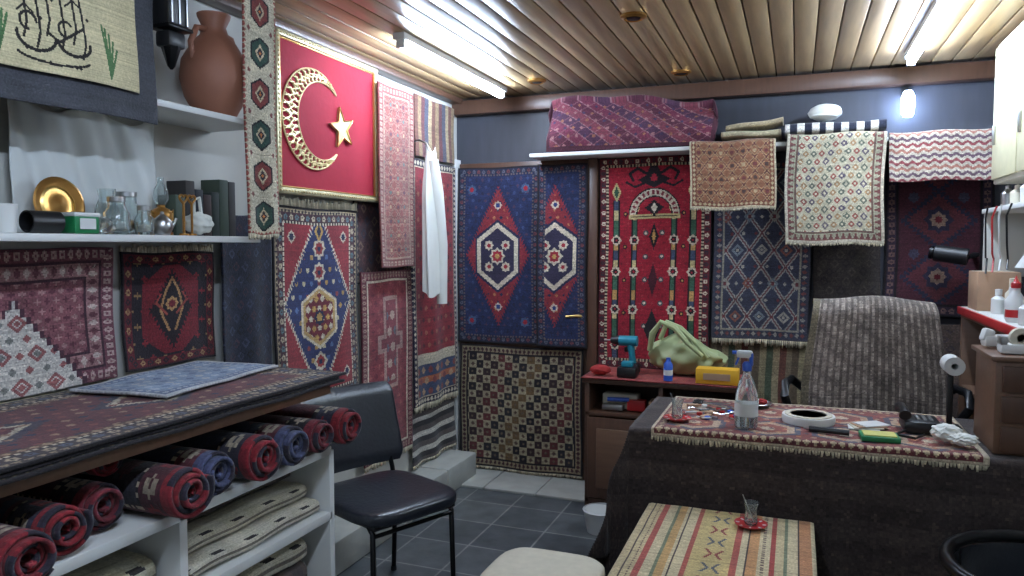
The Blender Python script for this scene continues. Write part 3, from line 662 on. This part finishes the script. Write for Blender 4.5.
def matp(U,V):
    x,y,z=flat(-2.07,-1.72,1.60,2.17,1.060,rot=.10,alongY=True)(U,V)
    return x,y,z+.003*np.abs(np.sin(U*6+V*2))
rug('folded_blue_prayer_cloth',c,matp,th=.008,noise=.04)

def roll(name,y,z,R,x0,x1,cols,turns=4.2,ph=0):
    L=x1-x0; c=Cv(L,1.0,.008,cols[0])
    c.band(0,.035,cols[1]); c.band(.035,.10,cols[2],(150,136,114),.05,'star',cols[1]); c.band(.10,.115,(170,156,130),BLK,.02,'bar')
    c.scat(c.edge()>.13,.08,.08,.03,[(160,146,124),cols[1],cols[2],GOLD],'star')
    k=np.floor((c.y+2)/.05).astype(int)%3; c.p((c.x>L/2-.012)&(k==0),(40,36,48)); 
    def fn(U,V):
        th_=V*turns*2*pi+ph; r=R-(R-.012)*V
        sq=1+.05*np.sin(2*th_)
        return x0+U*L+.012*np.sin(V*9+ph), y-r*np.cos(th_)*sq, z+r*np.sin(th_)*.95
    return rug(name,c,fn,th=(R-.012)/turns*.72)
pal=[((34,38,56),(126,24,34),(40,38,50)),((74,28,36),(132,28,36),(38,38,54)),((38,36,44),(128,30,38),(70,30,38)),((36,42,64),(68,74,106),(84,34,40)),((64,28,36),(106,28,38),BLK)]
for (y,z,R,x1,p) in ((2.17,.873,.066,-1.43,1),(2.035,.868,.058,-1.45,4),(1.895,.872,.066,-1.45,3),(1.74,.877,.072,-1.44,0),(1.585,.873,.064,-1.47,3),(1.435,.872,.07,-1.42,2),(1.29,.868,.060,-1.55,4),(1.15,.868,.060,-1.50,1),(1.01,.868,.062,-1.42,2),(.86,.872,.068,-1.45,0)):
    roll('rolled_rug',y,z,R,-2.08,x1,pal[p],ph=random.uniform(2.5,4))
roll('rolled_rug',1.36,.975-.022,.042,-2.07,-1.62,pal[0],3.2,3)
def longfold(name,xc,z,w,h,y0,y1,cols,dark=True):
    c=Cv(y1-y0,.6,.006,cols[0]); k=np.floor((c.x+3)/.05).astype(int)%len(cols)
    for i,cc in enumerate(cols): c.p(k==i,cc)
    if dark:
        k=np.floor((c.x+c.y*.4+3)/.045).astype(int)%3; c.p((k==0)&(abs(abs(c.y)-.24)<.02),(40,36,38)); c.p((abs(c.y-.17)<.01),(54,44,42)); c.p((abs(c.y)<.3)&(abs(c.y)>.292),(120,110,96))
    def fn(U,V):
        a=V*2*pi*1.0
        return xc+w/2*np.sign(np.cos(a))*abs(np.cos(a))**.5+.004*np.sin(U*9+xc*30), y0+U*(y1-y0), z+h/2*(1+np.sign(np.sin(a))*abs(np.sin(a))**.6)+.004*np.sin(U*12)+.004
    return rug(name,c,fn,th=.007,noise=.04)
W1=[(206,198,176),(200,192,168)]
W2=[(196,188,160),(200,192,168)]
W3=[(60,52,50),(74,62,56)]
longfold('folded_kilim',-1.585,.576,.12,.04,1.52,2.11,W1); longfold('folded_kilim',-1.72,.576,.12,.045,1.52,2.11,W2); longfold('folded_kilim',-1.88,.576,.15,.06,1.52,2.11,W1)
longfold('folded_kilim',-1.63,.627,.12,.04,1.53,2.10,W2); longfold('folded_kilim',-1.80,.645,.16,.04,1.53,2.10,W1); longfold('folded_kilim',-1.70,.69,.13,.035,1.54,2.09,W3,False); longfold('folded_kilim',-1.86,.69,.13,.04,1.54,2.09,W1)
longfold('folded_kilim',-1.65,.075,.2,.12,1.53,2.10,W3,False); longfold('folded_kilim',-1.88,.075,.18,.16,1.53,2.10,W1); longfold('folded_kilim',-1.66,.205,.2,.10,1.53,2.10,W1); longfold('folded_kilim',-1.67,.312,.2,.09,1.54,2.09,W3,False); longfold('folded_kilim',-1.67,.408,.2,.07,1.54,2.09,W2)
longfold('folded_kilim',-1.66,.576,.2,.10,.88,1.44,[(200,194,168),(190,182,152)]); longfold('folded_kilim',-1.9,.576,.18,.14,.88,1.44,W2)

# ---------------------------------------------------------------- BLACK CHAIR
def chair(name,loc,rz):
    b=B(name)
    b.ball((0,0,.455),(.25,.24,.035),M_leather,sub=4,sq=.45)
    b.box((0,0,.425),(.42,.40,.02),M_black)
    n=40
    def bk(u,v):
        a=u*2*pi
        yy=.25*math.copysign(abs(cos(a))**.55,cos(a)); tt=.02*math.copysign(abs(sin(a))**.6,sin(a))
        e=min(1,(min(v,1-v)*7+.35)); yy*=(.88+.12*e); tt*=e
        zz=.525+v*.345; xx=-.235-.10*(v)+.45*yy*yy+tt
        return Vector((xx,yy,zz))
    b.surf(bk,n,18,M_leather,closeu=True)
    for v in (0,1):
        ff=b.bm.faces.new([b.bm.verts.new(bk(k/n,v)) for k in range(n)]); ff.material_index=b.mi(M_leather)
    for s in (1,-1):
        b.tube([(.20,s*.20,0),(.19,s*.195,.40),(.15,s*.19,.425),(-.15,s*.19,.425)],.011,M_steelblk)
        b.tube([(-.24,s*.21,0),(-.20,s*.195,.40),(-.21,s*.185,.5),(-.265,s*.175,.68),(-.31,s*.17,.80)],.011,M_steelblk)
        b.lathe([(.014,0),(.014,.02)],(.20,s*.20,0),M_black,12); b.lathe([(.014,0),(.014,.02)],(-.24,s*.21,0),M_black,12)
    b.tube([(.193,-.19,.39),(.193,.19,.39)],.009,M_steelblk,8)
    return b.done(loc=loc,rz=rz,sharp=60)
chair('black_office_visitor_chair',(-1.575,2.635,0),math.radians(-24))

# ---------------------------------------------------------------- WOOD CABINET with red top
b=B('wooden_cabinet')
cx0,cx1,cy0,cy1=-1.10,-.25,4.02,4.42
b.box(((cx0+cx1)/2,(cy0+cy1)/2,.02),(cx1-cx0-.04,cy1-cy0-.04,.04),M_dwood)
b.box(((cx0+cx1)/2,cy1-.01,.37),(cx1-cx0,.02,.70),M_dwood)
for x in (cx0+.012,cx1-.012,(cx0+cx1)/2): b.box((x,(cy0+cy1)/2,.37),(.024,cy1-cy0,.72),M_dwood)
for z in (.05,.55,.735): b.box(((cx0+cx1)/2,(cy0+cy1)/2,z),(cx1-cx0+(.03 if z>.7 else 0),cy1-cy0+(.02 if z>.7 else 0),.024),M_dwood)
for x in (-.89,-.46):
    b.box((x,cy0-.002,.30),(.385,.02,.46),M_dwood,bev=.004); b.box((x,cy0-.014,.30),(.28,.012,.34),M_mwood,bev=.005)
    b.ball((x+.15,cy0-.03,.32),(.012,.012,.012),M_gold,sub=2)
b.box((-.82,4.1,.60),(.1,.06,.06),M_redp); b.box((-.95,4.1,.585),(.12,.1,.03),M_metal); b.box((-.70,4.1,.60),(.09,.1,.07),M_card); b.cyl((-.98,4.06,.63),(-.86,4.08,.63),.012,M_blue); b.box((-.92,4.16,.61),(.2,.1,.08),M_cream)
b.done()
c=Cv(.9,.44,.008,(150,46,40)); c.scat(c.edge()>.03,.05,.05,.014,[(166,76,54),(120,36,34)],'star'); c.band(0,.02,(120,36,34))
rug('red_table_cloth',c,flat(-1.12,-.24,4.0,4.42,.754,amp=.001),th=.004)
zt=.76
b=B('cordless_drill')
x,y=-.93,4.22
b.cyl((x-.02,y,zt+.185),(x+.085,y,zt+.185),.03,M_teal); b.cyl((x-.07,y,zt+.185),(x-.02,y,zt+.185),.018,M_black,r1=.03); b.cyl((x-.11,y,zt+.185),(x-.07,y,zt+.185),.004,M_metal)
b.tube([(x+.045,y,zt+.17),(x+.055,y,zt+.1),(x+.06,y,zt+.05)],[.022,.018,.022],M_teal,12); b.box((x+.045,y,zt+.03),(.11,.065,.055),M_black,bev=.008); b.box((x+.02,y,zt+.135),(.02,.015,.03),M_black); b.done()
b=B('drill_battery_charger'); b.box((-.87,4.08,zt+.03),(.11,.09,.06),M_black,bev=.01); b.box((-.87,4.07,zt+.075),(.06,.06,.03),M_teal,bev=.006); b.done()
b=B('red_pouch'); b.ball((-1.03,4.09,zt+.03),(.06,.045,.028),M_redc,.06); b.done()
b=B('green_shopping_bag')
def bag(u,v):
    a=u*2*pi; r=(sin(min(v,.999)*pi*.93+.2))**.55
    cr=1+.09*abs(sin(a*4+v*7))+.06*sin(a*9-v*11)+.04*sin(v*17+a*3)
    return Vector((-.58+.20*r*cos(a)*cr+.02*v, 4.27+.11*r*sin(a)*cr, zt+.008+.24*v*(1-.35*max(0,cos(a))*v)*(.94+.06*sin(a*7))))
b.surf(bag,72,30,M_lime,closeu=True)
b.tube([(-.77,4.2,zt+.14),(-.75,4.17,zt+.24),(-.70,4.15,zt+.31),(-.62,4.14,zt+.28),(-.55,4.13,zt+.20),(-.47,4.14,zt+.13)],[.014,.018,.014,.018,.014,.012],M_lime,8)
b.tube([(-.72,4.26,zt+.2),(-.68,4.25,zt+.30),(-.60,4.22,zt+.27),(-.50,4.18,zt+.19),(-.44,4.17,zt+.12)],[.014,.016,.016,.014,.012],M_lime,8)
b.done()
b=B('blue_spray_can'); b.lathe([(0,0),(.025,0),(.025,.09),(.018,.1),(.012,.11),(.012,.125),(0,.126)],(-.64,4.05,zt),M_blue); b.lathe([(.0255,.03),(.0255,.06)],(-.64,4.05,zt),M_white); b.done()
b=B('yellow_carton'); b.box((-.38,4.07,zt+.04),(.22,.10,.08),M_yel); b.box((-.38,4.018,zt+.04),(.14,.004,.035),M_card,bev=0); b.done()
b=B('white_bucket'); b.lathe([(0,0),(.07,0),(.09,.11),(.095,.115),(.09,.12),(.085,.11),(.066,.01),(0,.01)],(-.93,3.72,0),M_white); b.tube([(-.93+.09*cos(a),3.72+.02*sin(a),.11+.03*sin(a)) for a in [k*pi/10 for k in range(11)]],.003,M_metal,6); b.done()

# ---------------------------------------------------------------- DESK
b=B('wooden_desk')
b.box((.31,3.225,.745),(1.8,.63,.03),M_dwood)
for x in (-.56,1.18): b.box((x,3.225,.365),(.03,.58,.73),M_dwood)
b.box((.31,3.48,.5),(1.7,.02,.4),M_dwood); b.box((.95,3.2,.5),(.4,.5,.4),M_dwood)
for k in range(3): b.box((.95,3.46,.36+k*.13),(.36,.02,.12),M_mwood)
b.done()
c=Cv(2.32,1.25,.01,(54,45,42)); k=np.floor((c.y+3)/.07).astype(int)%2; c.p(k==1,(46,38,36)); c.scat(c.edge()>0,.09,.05,.012,[(64,52,48)],'plus')
rug('desk_blanket',c,cloth_over(-.60,1.22,2.905,3.54,.768,.5,0,.62,0,.014,17),th=.008,noise=.1)
c=Cv(1.14,.66,.0055,(122,56,52)); f=c.edge()>.05
for k in range(4): 
    for yy in (-.16,.13):
        cx=-.42+k*.28; c.p(f&c.hexa(cx,yy,.12,.13,.5),(66,68,84)); c.p(f&c.hexa(cx,yy,.1,.105,.5),(170,144,116)); c.p(f&c.hexa(cx,yy,.07,.075,.5),(130,62,54)); c.p(c.star(cx,yy,.03),(184,168,140))
c.scat(f,.05,.05,.013,[(166,136,110),(84,60,64),(172,112,72)],'star'); c.band(0,.012,(184,168,140)); c.band(.012,.05,(94,44,46),(180,158,122),.03,'dia')
rug('desk_mat_rug',c,cloth_over(-.52,.62,2.898,3.53,.779,0,0,.03,0,.001,9),fr=(.02,0),th=.005)
zd=.7835
b=B('spray_bottle'); q=(-.17,3.01,zd)
b.lathe([(0,0),(.04,0),(.044,.008),(.044,.10),(.042,.13),(.03,.18),(.015,.21),(.014,.235)],q,M_glass,28)
b.lathe([(0,.004),(.037,.006),(.038,.06),(0,.06)],q,mat('water_liquid',(210,225,230),.05,var=0,trans=.9),24)
b.lathe([(.0447,.05),(.0447,.10)],q,M_paper,28)
b.lathe([(.017,.225),(.019,.25),(.012,.26)],q,M_blue,20); b.box((q[0]-.01,q[1],zd+.29),(.06,.022,.03),M_white,bev=.008); b.box((q[0]-.035,q[1],zd+.267),(.008,.014,.045),M_blue,rot=(0,.35,0)); b.cyl((q[0]-.04,q[1],zd+.295),(q[0]-.056,q[1],zd+.295),.007,M_blue); b.box((q[0]+.015,q[1],zd+.27),(.014,.02,.05),M_blue); b.done()
def tea(name,x,y,z):
    b=B(name); b.lathe([(0,0),(.03,0),(.035,.004),(.055,.012),(.057,.015),(.04,.01),(0,.008)],(x,y,z),M_redp); b.lathe([(.012,.0082),(.014,.0095),(0,.01)],(x,y,z),M_white)
    for k in range(8):
        a=k*pi/4; b.box((x+.045*cos(a),y+.045*sin(a),z+.0125),(.012,.006,.002),M_white,rot=(0,0,a),bev=0)
    b.lathe([(0,.012),(.02,.012),(.024,.02),(.021,.045),(.019,.06),(.026,.09),(.0245,.09),(.0175,.06),(.019,.045),(.02,.022),(0,.018)],(x,y,z),M_glass)
    b.tube([(x+.01,y,z+.02),(x-.03,y+.01,z+.11)],.0018,M_metal,6); b.done()
tea('tea_glass',-.44,3.03,zd)
b=B('white_tape_spool'); b.lathe([(.06,0),(.1,0),(.102,.02),(.1,.03),(.062,.03),(.06,0)],(.06,3.2,zd),M_white,36); b.lathe([(.0,.0),(.055,0),(.055,.012),(.0,.012)],(.06,3.2,zd),M_redp,28); b.lathe([(.07,.03),(.09,.03),(.09,.034),(.07,.034),(.07,.03)],(.06,3.2,zd),M_cream,36); b.done()
b=B('black_marker_pen'); b.cyl((.06,3.03,zd+.012),(.2,3.01,zd+.012),.011,M_black); b.cyl((.06,3.03,zd+.012),(.04,3.033,zd+.012),.008,M_metal,r1=.003); b.done()
b=B('green_notebook'); b.box((.30,3.0,zd+.01),(.13,.1,.018),M_green,rot=(0,0,.05)); b.box((.30,3.0,zd+.021),(.11,.075,.004),mat('pale_yellow_paper',(196,190,110),.7),rot=(0,0,.05),bev=0); b.done()
b=B('black_desk_telephone'); b.box((.46,3.2,zd+.025),(.13,.15,.05),M_black,bev=.015); b.tube([(.40,3.13,zd+.07),(.40,3.16,zd+.085),(.40,3.24,zd+.085),(.40,3.28,zd+.07)],[.022,.014,.014,.022],M_black,12)
for i in range(3):
    for j in range(4): b.box((.45+.022*i,3.16+.022*j,zd+.052),(.012,.012,.006),M_metal,bev=.002)
b.tube([(.40,3.1,zd+.02),(.36,3.06,zd+.01),(.42,3.02,zd+.01),(.46,3.09,zd+.01)],.005,M_black,8)
b.done()
b=B('crumpled_tissue'); b.ball((.52,3.02,zd+.04),(.05,.04,.03),M_shirt,.1,4,cre=.1); b.ball((.565,2.98,zd+.03),(.045,.035,.02),M_shirt,.1,4,cre=.12); b.done()
b=B('scissors'); 
for s in (1,-1):
    b.tube([(-.40+.02*cos(a),3.4+s*.022+.014*sin(a),zd+.008) for a in [k*pi/5 for k in range(10)]],.004,M_black,8,closed=True); b.box((-.32,3.4+s*.004,zd+.008),(.12,.012,.003),M_metal,rot=(0,0,-s*.1),bev=.001)
b.done()
b=B('metal_tray'); b.lathe([(0,0),(.06,0),(.075,.015),(.072,.017),(.058,.004),(0,.004)],(-.16,3.44,zd),M_metal,30); b.ball((-.17,3.44,zd+.02),(.03,.025,.016),M_shirt,.1,cre=.1); b.ball((-.13,3.45,zd+.018),(.025,.02,.013),M_redc,.1); b.done()
b=B('sewing_oddments_pile')
for k in range(46):
    x,y=random.uniform(-.44,-.12),random.uniform(3.1,3.33)
    if k%3==0: b.lathe([(0,0),(.012,0),(.012,.012),(.0,.013)],(x,y,zd),random.choice([M_white,M_metal,M_redp,M_blue,M_black]),12)
    elif k%3==1: b.box((x,y,zd+.006),(random.uniform(.02,.07),random.uniform(.01,.03),.01),random.choice([M_white,M_cream,M_card,M_metal,M_black,M_redp]),rot=(0,0,random.uniform(0,3)),bev=.002)
    else: b.tube([(x,y,zd+.006),(x+.03,y+.02*sin(k),zd+.006),(x+.06,y+.03*cos(k),zd+.008)],.004,random.choice([M_metal,M_black,M_white,M_mwood]),6)
b.done()
b=B('folded_papers'); 
for k in range(4): b.box((.26+.01*k,3.16+.008*k,zd+.003+.004*k),(.11,.08,.003),[M_white,M_cream,M_card,M_white][k],rot=(0,0,.2*k),bev=0)
b.done()

# wood drawer box on desk
b=B('small_drawer_chest'); b.box((.86,3.11,.775+.165),(.42,.30,.33),M_mwood,bev=.006); b.box((.86,3.11,1.11),(.45,.33,.016),M_mwood)
for k in range(3):
    b.box((.86,2.955,.83+k*.105),(.38,.016,.09),M_dwood,bev=.004); b.ball((.80,2.94,.83+k*.105),(.01,.01,.01),M_gold,sub=2)
b.done()
b=B('tape_dispenser'); b.box((.74,3.04,1.137),(.13,.07,.035),M_white,bev=.01); b.box((.685,3.04,1.165),(.02,.06,.03),M_metal); b.lathe([(.015,-.014),(.035,-.014),(.035,.014),(.015,.014),(.015,-.014)],(.74,3.04,1.175),M_cream,24,M=Matrix.Rotation(pi/2,4,'X')); b.done()
b=B('white_price_tag_gun'); b.box((.71,3.2,1.145),(.12,.045,.045),M_white,rot=(0,0,.3),bev=.015); b.box((.67,3.19,1.165),(.04,.035,.05),M_white,rot=(0,.3,.3),bev=.01); b.done()
b=B('paper_roll_stand'); b.lathe([(.012,-.05),(.036,-.05),(.036,.05),(.012,.05),(.012,-.05)],(.58,3.30,.782+.25),M_white,24,M=Matrix.Rotation(pi/2,4,'X')); b.box((.575,3.30,.89),(.02,.02,.2),M_black); b.box((.575,3.30,.787),(.08,.08,.01),M_black); b.done()

# ---------------------------------------------------------------- RIGHT SIDE UNITS
b=B('red_edged_side_counter'); b.box((1.03,3.70,1.18),(.52,1.06,.03),M_white); b.box((.762,3.70,1.178),(.014,1.06,.036),M_redp); b.box((1.02,3.70,1.155),(.50,1.04,.02),M_mwood)
b.box((1.27,3.70,.58),(.04,1.0,1.14),M_mwood); b.box((1.02,4.2,.58),(.5,.03,1.14),M_mwood); b.box((1.02,3.7,.58),(.5,.03,1.14),M_mwood); b.box((1.02,3.95,.8),(.48,.48,.02),M_mwood); b.done()
b=B('cream_wall_cupboard'); b.box((1.07,3.62,2.1),(.44,.84,.64),M_cream,bev=.006)
for y in (3.41,3.83): b.box((.845,y,2.1),(.014,.40,.60),mat('cream_door_%d'%int(y*100),(200,192,156),.5),bev=.004); b.box((.832,y+.15,2.0),(.012,.012,.09),M_metal)
b.done()
b=B('wall_shelf_unit'); b.box((1.06,3.6,1.66),(.46,1.1,.022),M_white); b.box((1.27,3.6,1.5),(.03,1.1,.3),M_plaster)
b.box((1.06,4.14,1.5),(.44,.02,.3),M_plaster); b.done()
b=B('cardboard_box'); b.box((.87,4.05,1.196+.09),(.17,.2,.18),M_card); b.box((.87,4.05,1.377),(.175,.05,.003),M_cream,bev=0); b.done()
b=B('red_cap_glue_bottle'); q=(.81,3.42,1.196); b.lathe([(0,0),(.03,0),(.033,.01),(.033,.09),(.015,.12),(.013,.14)],q,M_white); b.lathe([(.034,.02),(.034,.05)],q,M_redp); b.lathe([(.017,.135),(.017,.155),(.01,.16),(.0,.185)],q,M_redp); b.done()
for k,(x,y,h,m) in enumerate([(.83,3.55,.12,M_white),(.86,3.68,.15,M_cream),(.84,3.82,.1,M_white),(.82,3.30,.10,M_white)]):
    b=B('plastic_bottle'); b.lathe([(0,0),(.026,0),(.028,.01),(.028,h*.65),(.011,h*.8),(.011,h),(0,h)],(x,y,1.196),m,20); b.lathe([(.014,h*.82),(.014,h*1.08),(0,h*1.1)],(x,y,1.196),M_cream if k%2 else M_white,16); b.done()
b=B('white_desk_lamp'); b.lathe([(0,0),(.05,0),(.05,.012),(.01,.018),(0,.018)],(.93,3.5,1.196),M_white); b.tube([(.93,3.5,1.21),(.95,3.52,1.33),(.92,3.5,1.44),(.87,3.46,1.47)],.007,M_metal,8); b.lathe([(.018,.03),(.022,.0),(.05,-.05),(.046,-.05),(.015,.0)],(.86,3.45,1.46),M_white,24); b.done()
b=B('black_security_camera'); b.cyl((.66,4.30,1.46),(.80,4.26,1.44),.042,M_black); b.cyl((.655,4.301,1.46),(.64,4.306,1.463),.034,M_steelblk); b.tube([(.80,4.27,1.44),(.86,4.36,1.45),(.86,4.45,1.45)],.012,M_black); b.done()
b=B('hanging_cables')
for k in range(4): 
    y=3.55+.12*k; b.tube([(.815-.01*(k%2),y,1.67),(.80,y+.01,1.62),(.81,y+.03,1.5-.02*k),(.82,y+.05,1.44),(.81,y+.02,1.40-.01*k)],.004,[M_black,M_white,M_redp][k%3],6)
b.done()
for k in range(6):
    b=B('shelf_bottle'); h=[.1,.12,.08,.11,.09,.10][k]; b.lathe([(0,0),(.028,0),(.03,h*.6),(.012,h*.8),(.012,h*.95),(0,h)],(.89,3.15+.16*k,1.672),[M_white,M_white,M_cream,M_white,M_cream,M_metal][k],16); b.done()

# ---------------------------------------------------------------- OFFICE CHAIR with blanket
b=B('office_armchair'); cx,cy=.35,3.86
b.ball((cx,cy-.02,.5),(.25,.21,.05),M_leather,sub=4,sq=.5); b.ball((cx,cy+.05,.92),(.27,.05,.31),M_leather,sub=4,sq=.45)
b.box((cx,cy+.12,.66),(.06,.03,.4),M_black); b.cyl((cx,cy,.1),(cx,cy,.47),.025,M_metal)
for k in range(5):
    a=k*2*pi/5+.3; e=(cx+.26*cos(a),cy+.26*sin(a)); b.tube([(cx,cy,.11),(e[0],e[1],.07)],[.024,.016],M_black,8); b.lathe([(0,-.012),(.026,-.012),(.026,.012),(0,.012)],(e[0],e[1],.028),M_black,16,M=Matrix.Rotation(pi/2,4,'X'))
for s in (1,-1):
    b.tube([(cx+s*.22,cy+.02,.48),(cx+s*.33,cy+.02,.56),(cx+s*.37,cy-.0,.70),(cx+s*.39,cy-.1,.78),(cx+s*.385,cy-.04,.83),(cx+s*.36,cy+.08,.83),(cx+s*.28,cy+.13,.76)],.02,M_black,10)
b.done()
c=Cv(.62,1.3,.006,(142,130,118)); k=(c.x/.03)%1; c.p(k<.55,(92,82,74))
mot=(np.sin(c.y*95+np.floor(c.x/.03)*2.1)>.2)&(k>.55); c.p(mot,(116,104,95)); c.c*=(1+.10*np.sin(c.y*38+np.sin(c.x*30)*2))[...,None]
c.p(c.x<-.275,(108,98,76))
def blank(U,V):
    s=V*1.3; h=.72; x=cx+(U-.5)*(.60-.05*np.clip((s-.4)/.4,0,1)+.03*np.sin(s*5)); 
    cur=.05*((U-.5)*2)**2; r=.075
    a=np.clip((s-h)/(pi*r),0,1)*pi
    top=1.245-.02*((U-.5)*2)**4-.008*np.sin(U*9)
    y=np.where(s<h,cy-.05,np.where(a<pi,cy+.05-(.1)*np.cos(a)*1.0,cy+.15))
    y=np.where(s<h,cy-.05-.035*(1-s/h),y)+cur+.007*np.sin(U*22)
    z=np.where(s<h,top-r-(h-s),np.where(a<pi,top-r+r*np.sin(a),top-r-(s-h-pi*r)))
    return x,y,z
rug('corduroy_blanket',c,blank,th=.012,noise=.10,fr=(0,0))

# ---------------------------------------------------------------- LOW TABLE + kilim
b=B('low_coffee_table'); b.box((-.225,2.41,.475),(.57,.80,.03),M_dwood)
for x in (-.48,.03):
    for y in (2.04,2.78): b.box((x,y,.23),(.05,.05,.46),M_dwood)
b.box((-.225,2.41,.2),(.52,.74,.02),M_dwood); b.done()
c=Cv(.95,1.05,.0055,(184,168,124)); st=[(-.475,(140,60,50)),(-.42,(184,168,124)),(-.33,(164,66,54)),(-.32,(188,170,126)),(-.30,(70,54,48)),(-.293,(188,170,126)),(-.26,(164,72,60)),(-.24,(194,178,138)),(-.205,(104,114,86)),(-.193,(184,142,84)),(-.165,(194,178,138)),(-.158,(60,46,42)),(-.149,(196,180,138)),(-.12,(164,74,60)),(-.10,(190,168,108)),(.03,(164,74,60)),(.05,(196,180,138)),(.073,(60,46,42)),(.082,(188,134,82)),(.115,(194,178,138)),(.15,(156,60,52)),(.168,(188,170,126)),(.195,(104,114,86)),(.207,(194,178,138)),(.238,(60,46,42)),(.247,(174,118,76)),(.285,(196,180,138)),(.36,(150,60,52)),(.375,(184,168,124))]
for x0_,cc in st: c.p(c.x>x0_,cc)
cx_=-.03; 
iy=np.floor(c.y/.12); yy=c.y-iy*.12-.06
m=(abs(abs(c.x-cx_)-abs(yy)*.5-.008)<.0055)&(abs(yy)<.04); c.p(m&(iy%2==0),(130,50,46)); c.p(m&(iy%2==1),(76,80,90))
for xx in (-.275,.13,.31): c.p((abs(c.x-xx)<.005)&((c.y/.02%1)<.5),(90,66,60))
rug('striped_kilim_cover',c,cloth_over(-.505,.07,2.0,2.83,.498,.15,.18,.1,0,.006,20),th=.005,noise=.05)
tea('tea_glass',-.13,2.70,.503)

# cream stool
b=B('cream_upholstered_stool'); sx,sy=-.735,2.17; b.ball((sx,sy,.43),(.185,.20,.04),M_cream,.01,4,.5); b.box((sx,sy,.39),(.32,.36,.03),M_mwood)
for s in (1,-1):
    for t in (1,-1): b.tube([(sx+s*.13,sy+t*.14,.39),(sx+s*.14,sy+t*.17,0)],[.02,.014],M_mwood,12)
b.done()
# black tube chair at right foreground
b=B('black_tube_armchair'); cx2,cy2=.66,2.24
b.ball((cx2,cy2,.43),(.21,.20,.04),M_leather,sub=4,sq=.5)
pts=[(cx2+.26*cos(a),cy2+.02+.26*sin(a),.645) for a in [math.radians(-60+k*12.5) for k in range(25)]]
b.tube(pts,.018,M_steelblk,12)
b.surf(lambda u,v:Vector((cx2+.245*cos(.4+u*2.4),cy2+.02+.245*sin(.4+u*2.4),.50+v*.13)),24,6,M_leather)
for s in (1,-1):
    for t in (1,-1): b.tube([(cx2+s*.2,cy2+t*.16,0),(cx2+s*.19,cy2+t*.15,.42),(cx2+s*.215,cy2+.02+t*.14,.64)],.012,M_steelblk,8)
b.done()

# ---------------------------------------------------------------- world + camera
w=bpy.data.worlds.new('world'); bpy.context.scene.world=w; w.use_nodes=True
w.node_tree.nodes['Background'].inputs[0].default_value=(.3,.35,.4,1); w.node_tree.nodes['Background'].inputs[1].default_value=.3
cam=bpy.data.cameras.new('camera'); cam.lens=26.0; cam.sensor_width=36; cam.clip_start=.02
co=bpy.data.objects.new('camera',cam); bpy.context.scene.collection.objects.link(co)
co.location=(0,0,1.5); co.rotation_euler=(math.radians(90-3.33),0,math.radians(21))
bpy.context.scene.camera=co
bpy.context.scene.view_settings.view_transform='Standard'
